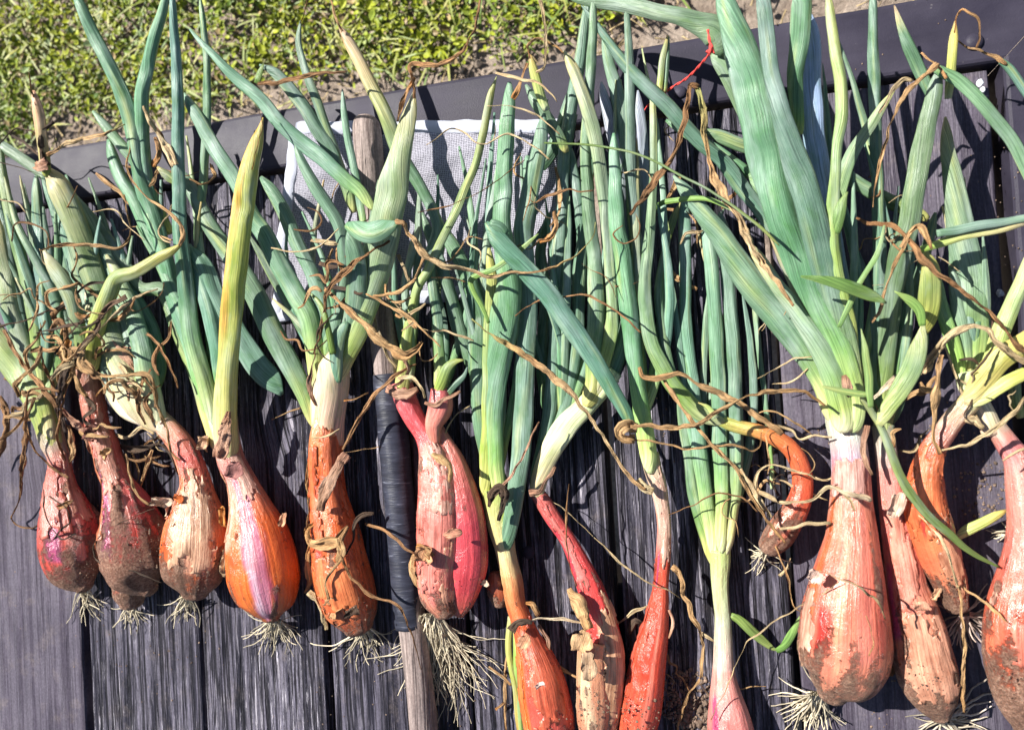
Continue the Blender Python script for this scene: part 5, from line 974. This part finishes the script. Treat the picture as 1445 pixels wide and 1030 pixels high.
ribbon(p, '1296,727,4 1318,748,6 1334,772,6 1345,805,6 1351,830,5', [4.2, 4.6, 4.0], 's', rag=.4); ribbon(p, '1353,825,7 1357,865,11 1360,908,12 1358,950,12 1360,1004,7', [3.6, 3.2, 2.8], 't', curl=.8, twist=.3)
ribbon(p, '1357,826,6 1372,838,9 1388,849,10 1404,862,8 1424,880,3', [3.4, 4.6], 't', rag=.5)
flake(p, 1320, 838, 14, 20, 30, 2.8, (.6, .34, .2), .5)
roots(p, 1358, 866, 1.6, 70, 90, 60, 22, 3.4, (.66, .50, .42)); clods(p, 1335, 810, 22, 24, 3.6, 1.5, 5)
# 15 -------------------------------------------------------------
p = plant(1440, 880, 'large glossy salmon shallot with muddy lower half, cut by the right edge')
bulb(p, '600:1386:1420 625:1400:1440 650:1414:1458 680:1418:1468 710:1420:1474 740:1421:1478 770:1418:1482 800:1411:1488 830:1401:1492 860:1392:1494 890:1387:1496 920:1388:1496 950:1393:1492 980:1400:1486 1005:1412:1476 1025:1428:1462', [2.4, 2.6, 3.0, 2.8], [(0, (.50, .40, .28)), (.08, (.58, .26, .26)), (.18, (.62, .34, .28)), (.4, (.60, .19, .15)), (.6, (.55, .14, .08)), (1, (.5, .26, .14))], strips=[(100, 140, .15, .35, (.56, .2, .24))], shells=[(80, 170, .1, .45, (.62, .26, .22)), (70, 120, .6, .75, (.58, .18, .12))], mud=.66, muddots=.5, nseg=64)
leaf(p, '1402,612,34 1392,590,34 1378,565,34 1368,545,36 1362,525,34', [2.6, 3.0, 3.2], 'L', .6, name='stem_fork')
leaf(p, '1358,540,18 1350,500,22 1337,459,22 1326,420,18 1320,380,14', [2.8, 3.0, 3.2], 'Y')
leaf(p, '1366,540,20 1363,500,24 1358,462,24 1350,420,20 1344,380,16', [2.6, 2.8, 3.0], 'G')
leaf(p, '1374,545,20 1378,512,28 1376,470,38 1370,430,46 1364,380,46 1358,335,42 1350,285,36 1343,245,30 1337,210,22 1334,165,10', [2.6, 2.8, 3.2, 3.4], 'V', .4)
leaf(p, '1384,550,14 1390,500,18 1388,450,18 1384,400,14', [2.4, 2.6], 'g')
leaf(p, '1305,470,20 1311,440,30 1313,405,32 1312,376,28 1306,355,22', [3.4, 4.4, 4.8], 'Y', .55); leaf(p, '1290,520,16 1300,490,20 1306,462,18', [2.8, 3.2], 'G')
leaf(p, '1300,352,10 1330,342,14 1358,332,16 1385,326,17 1415,320,17 1446,311,16 1490,300,12', [5.2, 5.4, 5.2], 'K', .5)
leaf(p, '1322,330,12 1345,326,14 1385,318,14 1425,312,13 1480,302,10', [5.6, 5.6], 'B', .5)
leaf(p, '1338,140,10 1341,110,14 1343,80,14 1346,50,12 1348,30,8', [4.2, 5.0, 5.4], 'P', .5)
ribbon(p, '1346,48,8 1350,24,8 1358,14,8 1368,20,8 1378,27,7 1382,42,8 1382,58,8 1378,68,7', [5.6, 6.2, 5.0], 'o', twist=.4); ribbon(p, '1352,58,5 1362,66,8 1378,71,9 1392,76,10 1406,82,11 1420,92,8', [4.6, 4.4], 't', curl=.9)
leaf(p, '1412,86,9 1424,96,13 1434,110,13 1448,132,12 1470,165,8', [4.4, 4.0], 'B')
ribbon(p, '1330,480,5 1345,520,8 1360,560,8 1380,592,6', [3.6, 3.4], 's'); ribbon(p, '1360,590,14 1376,596,20 1388,604,14', [3.6, 3.6], 's', curl=1.1); ribbon(p, '1415,650,5 1430,640,9 1448,632,8', [5.0, 5.0], 's')
leaf(p, '1350,760,14 1362,750,17 1388,737,16 1420,720,15', [1.6, 1.6], 'P', .8); roots(p, 1424, 752, .8, 170, 60, 26, 8)
leaf(p, '1440,590,20 1432,560,18 1436,520,14', [1, 1.2], 'Y')
clods(p, 1425, 950, 34, 50, 5.4, 1.5, 5); flake(p, 1402, 850, 14, 36, 10, 3.6, (.66, .38, .28), .5)

def fan(pl, bx, by, tips, z0=1.4, z1=3.0, pal='gGBgVG'):
    for tx, ty in tips:
        tx += random.uniform(-8, 8); ty += random.uniform(-10, 10); wd = random.uniform(9, 15); b_ = random.uniform(-.10, .10); dx, dy = tx - bx, ty - by; s_ = []
        for t, k in ((0, .9), (.2, 1.0), (.4, 1.0), (.6, .95), (.8, .7), (1, .25)):
            o_ = b_ * math.sin(math.pi * t); s_.append('%.0f,%.0f,%.1f' % (bx + dx * t ** 1.1 - dy * o_, by + dy * t + dx * o_, wd * k))
        leaf(pl, ' '.join(s_), [z0, random.uniform(z0, z1), random.uniform(z0 + .4, z1 + 1)], random.choice(pal))
PL = [o for o in bpy.data.objects if o.name.startswith('shallot_plant')]; PL.sort(key=lambda o: o.name)
fan(PL[0], 64, 580, ((-10, 330), (12, 300), (38, 262), (72, 300), (26, 390), (0, 420)))
fan(PL[1], 122, 520, ((88, 250), (108, 330), (60, 300), (140, 300)))
fan(PL[2], 205, 570, ((120, 260), (150, 300), (165, 420), (190, 330)), 1.4, 2.4)
fan(PL[3], 302, 570, ((190, 320), (228, 250), (285, 290), (325, 400), (262, 200), (240, 420)))
fan(PL[4], 466, 545, ((402, 320), (430, 290), (520, 420), (392, 420), (350, 330), (540, 250), (455, 250)))
fan(PL[5], 578, 540, ((560, 330), (600, 250), (545, 400))); fan(PL[5], 622, 560, ((640, 300), (660, 350), (588, 370), (650, 200), (625, 250)), 1.6, 2.6)
fan(PL[6], 700, 690, ((662, 300), (690, 220), (742, 230), (765, 320), (640, 380), (725, 170), (705, 150)))
fan(PL[7], 795, 605, ((770, 290), (800, 270), (815, 170), (852, 240), (780, 150), (838, 120), (760, 400), (870, 110)), 1.4, 3.4)
fan(PL[8], 908, 590, ((860, 240), (895, 190), (932, 290), (875, 120), (850, 330), (912, 60)), 1.6, 3.4)
fan(PL[10], 1013, 780, ((985, 330), (1045, 400), (955, 390), (1020, 280)), 1.0, 1.8)
fan(PL[11], 1196, 590, ((1122, 150), (1160, 90), (1204, 240), (1090, 330), (1190, 60), (1060, 290)), 2.2, 4)
fan(PL[12], 1250, 610, ((1220, 190), (1276, 300), (1292, 190), (1262, 260), (1210, 330)), 1.6, 3)
fan(PL[14], 1380, 550, ((1330, 290), (1392, 330), (1402, 410), (1300, 380), (1345, 380), (1360, 250)), 1.8, 3)
# more of the withered tangle on the necks: short crumpled leaf ends, each kept with the plant it grew on
def tangle(pl, cx, cy, rx, ry, n_, z0, z1, pals='tstotb', lo=30, hi=90, wmax=11):
    for _ in range(n_):
        x, y = cx + random.gauss(0, rx * .5), cy + random.gauss(0, ry * .5); a = random.uniform(0, 6.28); k = random.randint(3, 6); L = random.uniform(lo, hi) / k; wd = random.uniform(4, wmax + 3) if wmax > 7 else random.uniform(3, wmax); pt_ = []
        for j in range(k + 1):
            pt_.append('%.0f,%.0f,%.1f' % (x, y, wd * (.5, 1, 1.1, 1, .9, .8, .5)[min(6, int(j * 6 / k))])); a += random.gauss(0, .75); x += math.cos(a) * L; y += math.sin(a) * L
        ribbon(pl, ' '.join(pt_), [random.uniform(z0, z1), random.uniform(z0, z1)], random.choice(pals))
tangle(PL[1], 105, 500, 60, 80, 20, 2.6, 5.2); tangle(PL[0], 60, 560, 40, 60, 8, 1.0, 3.6); tangle(PL[2], 200, 560, 50, 70, 9, 2.4, 4.0, 'tbsp')
tangle(PL[2], 220, 640, 50, 40, 7, .6, 1.6, 'tsb', 25, 60, 8); tangle(PL[5], 480, 400, 40, 60, 9, 3.5, 5.4, 'bdtt'); tangle(PL[5], 590, 440, 50, 60, 7, 3.0, 5.0, 'ts', 30, 80, 8)
tangle(PL[9], 1110, 690, 50, 50, 9, 1.0, 3.4, 'st', 40, 90, 6); tangle(PL[8], 960, 300, 60, 110, 9, 1.2, 3.0, 'sbt', 30, 80, 8); tangle(PL[10], 980, 950, 40, 60, 5, .6, 1.6, 'bdt', 40, 80, 7)
tangle(PL[11], 1290, 560, 50, 60, 6, 1.0, 2.4, 'st', 30, 80, 10); tangle(PL[13], 1400, 540, 50, 50, 6, 3.0, 4.6, 'sd', 30, 80, 8); tangle(PL[3], 250, 240, 40, 60, 5, 2.6, 4.6, 'bt', 30, 60, 9)
tangle(PL[6], 690, 250, 90, 120, 6, 3.0, 6.0, 'sst', 50, 130, 5); tangle(PL[7], 800, 330, 70, 160, 6, 3.0, 5.6, 'sbt', 50, 120, 5); tangle(PL[12], 1270, 330, 60, 120, 6, 2.5, 5.5, 'tsb', 50, 110, 6)
tangle(PL[4], 440, 360, 60, 120, 5, 3.0, 5.0, 'stb', 50, 110, 5); tangle(PL[3], 240, 360, 60, 120, 5, 2.6, 5.0, 'stb', 50, 110, 6); tangle(PL[11], 1130, 420, 60, 90, 5, 2.0, 4.0, 'st', 40, 90, 5)
tangle(PL[1], 60, 420, 60, 120, 7, 2.6, 5.4, 'stb', 40, 110, 5)
# ------------------------------------------------------------------ loose things
def loose(name, px, py, label, cat):
    q = at(px, py, 0); o = empty(name, q); o['_o'] = tuple(q); tag(o, label, cat); return o
g = loose('grass_stalk', 1285, 690, 'green flowering weed grass stalk lying across the necks of the two copper shallots', 'grass stalk')
leaf(g, '1410,800,3 1390,790,6 1377,783,8 1358,770,10 1340,753,12 1322,738,13 1303,720,14 1292,706,14 1281,691,14 1270,670,13 1262,650,13 1252,625,12 1242,600,11 1228,578,11 1214,562,9', [3.4, 4.6, 5.6, 6.2], 'N', .6, name='stem')
leaf(g, '1229,575,8 1227,545,12 1223,515,12 1219,490,10 1215,464,4', [6.6, 6.8], 'N', .6, name='seed_head', wig=4)
leaf(g, '1227,557,8 1205,554,11 1182,550,9 1160,545,3', [6.6, 6.4], 'N', .25, name='blade')
leaf(g, '1240,600,10 1246,588,20 1256,570,26 1270,548,30 1284,525,32 1294,500,30 1300,478,22 1303,456,12', [6.0, 6.2, 5.8], 'Y', .25, name='blade')
leaf(g, '1302,460,10 1298,440,14 1284,424,14 1262,411,5', [5.8, 6.2], 'N', .25, name='blade')
g = loose('weed_grass', 1190, 400, 'short bright green grass blade lying sideways on the big central leaves of the biggest shallot', 'grass blade')
leaf(g, '1130,390,3 1155,394,11 1181,399,18 1202,406,22 1222,414,22 1238,421,19 1251,428,10', [7.6, 7.6, 6.8], 'N', .25, name='blade')
leaf(g, '1184,462,6 1196,435,9 1208,408,9 1222,385,8 1235,364,8 1243,342,6 1248,318,3', [6.0, 6.6, 6.4], 'N', .5, name='stem')
g = loose('grass_culm', 930, 240, 'hair thin green grass culm stretched slantwise over the centre leaves', 'grass stem')
leaf(g, '768,202,2.5 790,203,3 819,204,3.4 855,208,3.6 887,214,3.6 915,224,3.6 938,235,3.8 972,254,4 1006,272,4 1040,295,4.4 1070,318,5 1100,347,5', [6.4, 7.0, 7.0], 'N', .8, name='stem', nseg=6)
g = loose('weed_sprig', 970, 300, 'dark green arching weed sprig beneath the long blue green leaf right of centre', 'weed')
leaf(g, '922,296,6 935,286,8 958,282,8 980,280,8 999,281,7 1025,292,6 1044,302,3', [3.0, 4.4, 4.8], 'N', .4, name='stem'); leaf(g, '938,352,10 944,330,12 952,305,12 960,286,6', [1.6, 2.6], 'Y', .4, name='blade')
# twine
def twine(parent, s, zs, m, name='twine', strands=2):
    C = catmull(parse(s), 3); n_ = len(C); z = zcurve(zs, n_); pts = [at(c[0], c[1], z[i]) for i, c in enumerate(C)]; fr = frames(pts); V, F = [], []
    for k in range(strands):
        b0 = len(V)
        for i in range(n_):
            r = C[i][2] / 2 * .0005; a = i * .8 + k * math.pi * 2 / strands; c = pts[i] + (fr[i][1] * math.cos(a) + fr[i][2] * math.sin(a)) * r * .5
            for j in range(5): b = j * 1.2566; V.append(c + (fr[i][1] * math.cos(b) + fr[i][2] * math.sin(b)) * r * .6)
        for i in range(n_ - 1):
            for j in range(5): F.append((b0 + i * 5 + j, b0 + i * 5 + (j + 1) % 5, b0 + (i + 1) * 5 + (j + 1) % 5, b0 + (i + 1) * 5 + j))
    return mesh_obj(name, V, F, m, parent)
rm, rn, rb = mat('red_twine', .7, .3); rb.inputs['Base Color'].default_value = (.70, .07, .06, 1)
g = loose('twine', 960, 110, 'thin red twine knotted at the folded leaf near the top edge of the table', 'twine')
twine(g, '999,42,3 1001,56,3.4 1004,68,5 1008,76,3', [7.6, 7.8], rm, 'tail'); twine(g, '1006,70,8 1002,72,9 999,76,6', 7.8, rm, 'knot'); twine(g, '1002,76,3.2 990,90,3.2 979,102,3.2 965,114,3.2 951,122,3 930,138,3 914,150,2.6 900,170,2.4', [7.6, 4.0, 1.6], rm, 'strand')
# white bird dropping / chip and pebbles
wm_, wn, wb = mat('white_chip', .7, .3); wb.inputs['Base Color'].default_value = (.82, .82, .84, 1)
V, F, Cc = [], [], []; lump(V, F, Cc, at(1383, 118, FZ + .001), .0022, (.8, .8, .8), .4); lump(V, F, Cc, at(1387, 127, FZ + .001), .0017, (.8, .8, .8), .4)
tag(mesh_obj('white_chip', V, F, wm_, origin=at(1385, 122, FZ)), 'small white chip lying on the dark board near the top right corner', 'chip')
V, F, Cc = [], [], []
lump(V, F, Cc, at(1411, 414, .003), .0022, (.5, .48, .5), .8)
tag(mesh_obj('pebble', V, F, CLOD, cols=Cc, origin=at(1411, 414, 0)), 'tiny pale pebble on the smooth board below the crossing leaves at the right', 'pebble')
# grit
V, F, Cc = [], [], []
for cx_, cy_, rad, n_, a, b in ((1390, 690, 45, 130, 1, 4), (1340, 600, 40, 50, 1, 3), (970, 985, 42, 420, 1, 6), (985, 1010, 30, 160, 1, 9), (1150, 640, 40, 50, 1, 3), (90, 860, 90, 60, 1, 2.2), (230, 900, 100, 60, 1, 2.5), (600, 950, 90, 60, 1, 2.5), (1280, 1000, 60, 60, 1, 3), (740, 980, 40, 40, 1, 3), (150, 700, 60, 50, 1, 3), (1080, 640, 60, 40, 1, 3), (980, 560, 120, 60, 1, 3), (520, 640, 120, 60, 1, 2.4), (1390, 300, 90, 50, 1, 2), (1200, 80, 160, 40, 1, 1.8), (440, 970, 70, 30, 1, 2.2)):
    for _ in range(n_):
        q = rad * math.sqrt(random.random()); t = random.random() * 6.28; r = random.uniform(a, b) * random.random() ** .5 / 2 * .0005 + .0002
        P0 = at(cx_ + q * math.cos(t), cy_ + q * math.sin(t), 0); zt = FZ if (P0.y > YI or P0.x > TX1) else 0
        lump(V, F, Cc, Vector((P0.x, P0.y, zt + r * .5)), r, np.array((.20, .14, .105)) * random.uniform(.5, 1.3), .7)
o = mesh_obj('soil_grit', V, F, CLOD, cols=Cc); tag(o, 'crumbs of dry garden soil scattered over the planks', 'soil', kind='stuff')
# dry scraps of leaf lying loose under and between the plants (one chaff layer)
for o in list(bpy.data.objects):
    if '_o' in o: del o['_o']
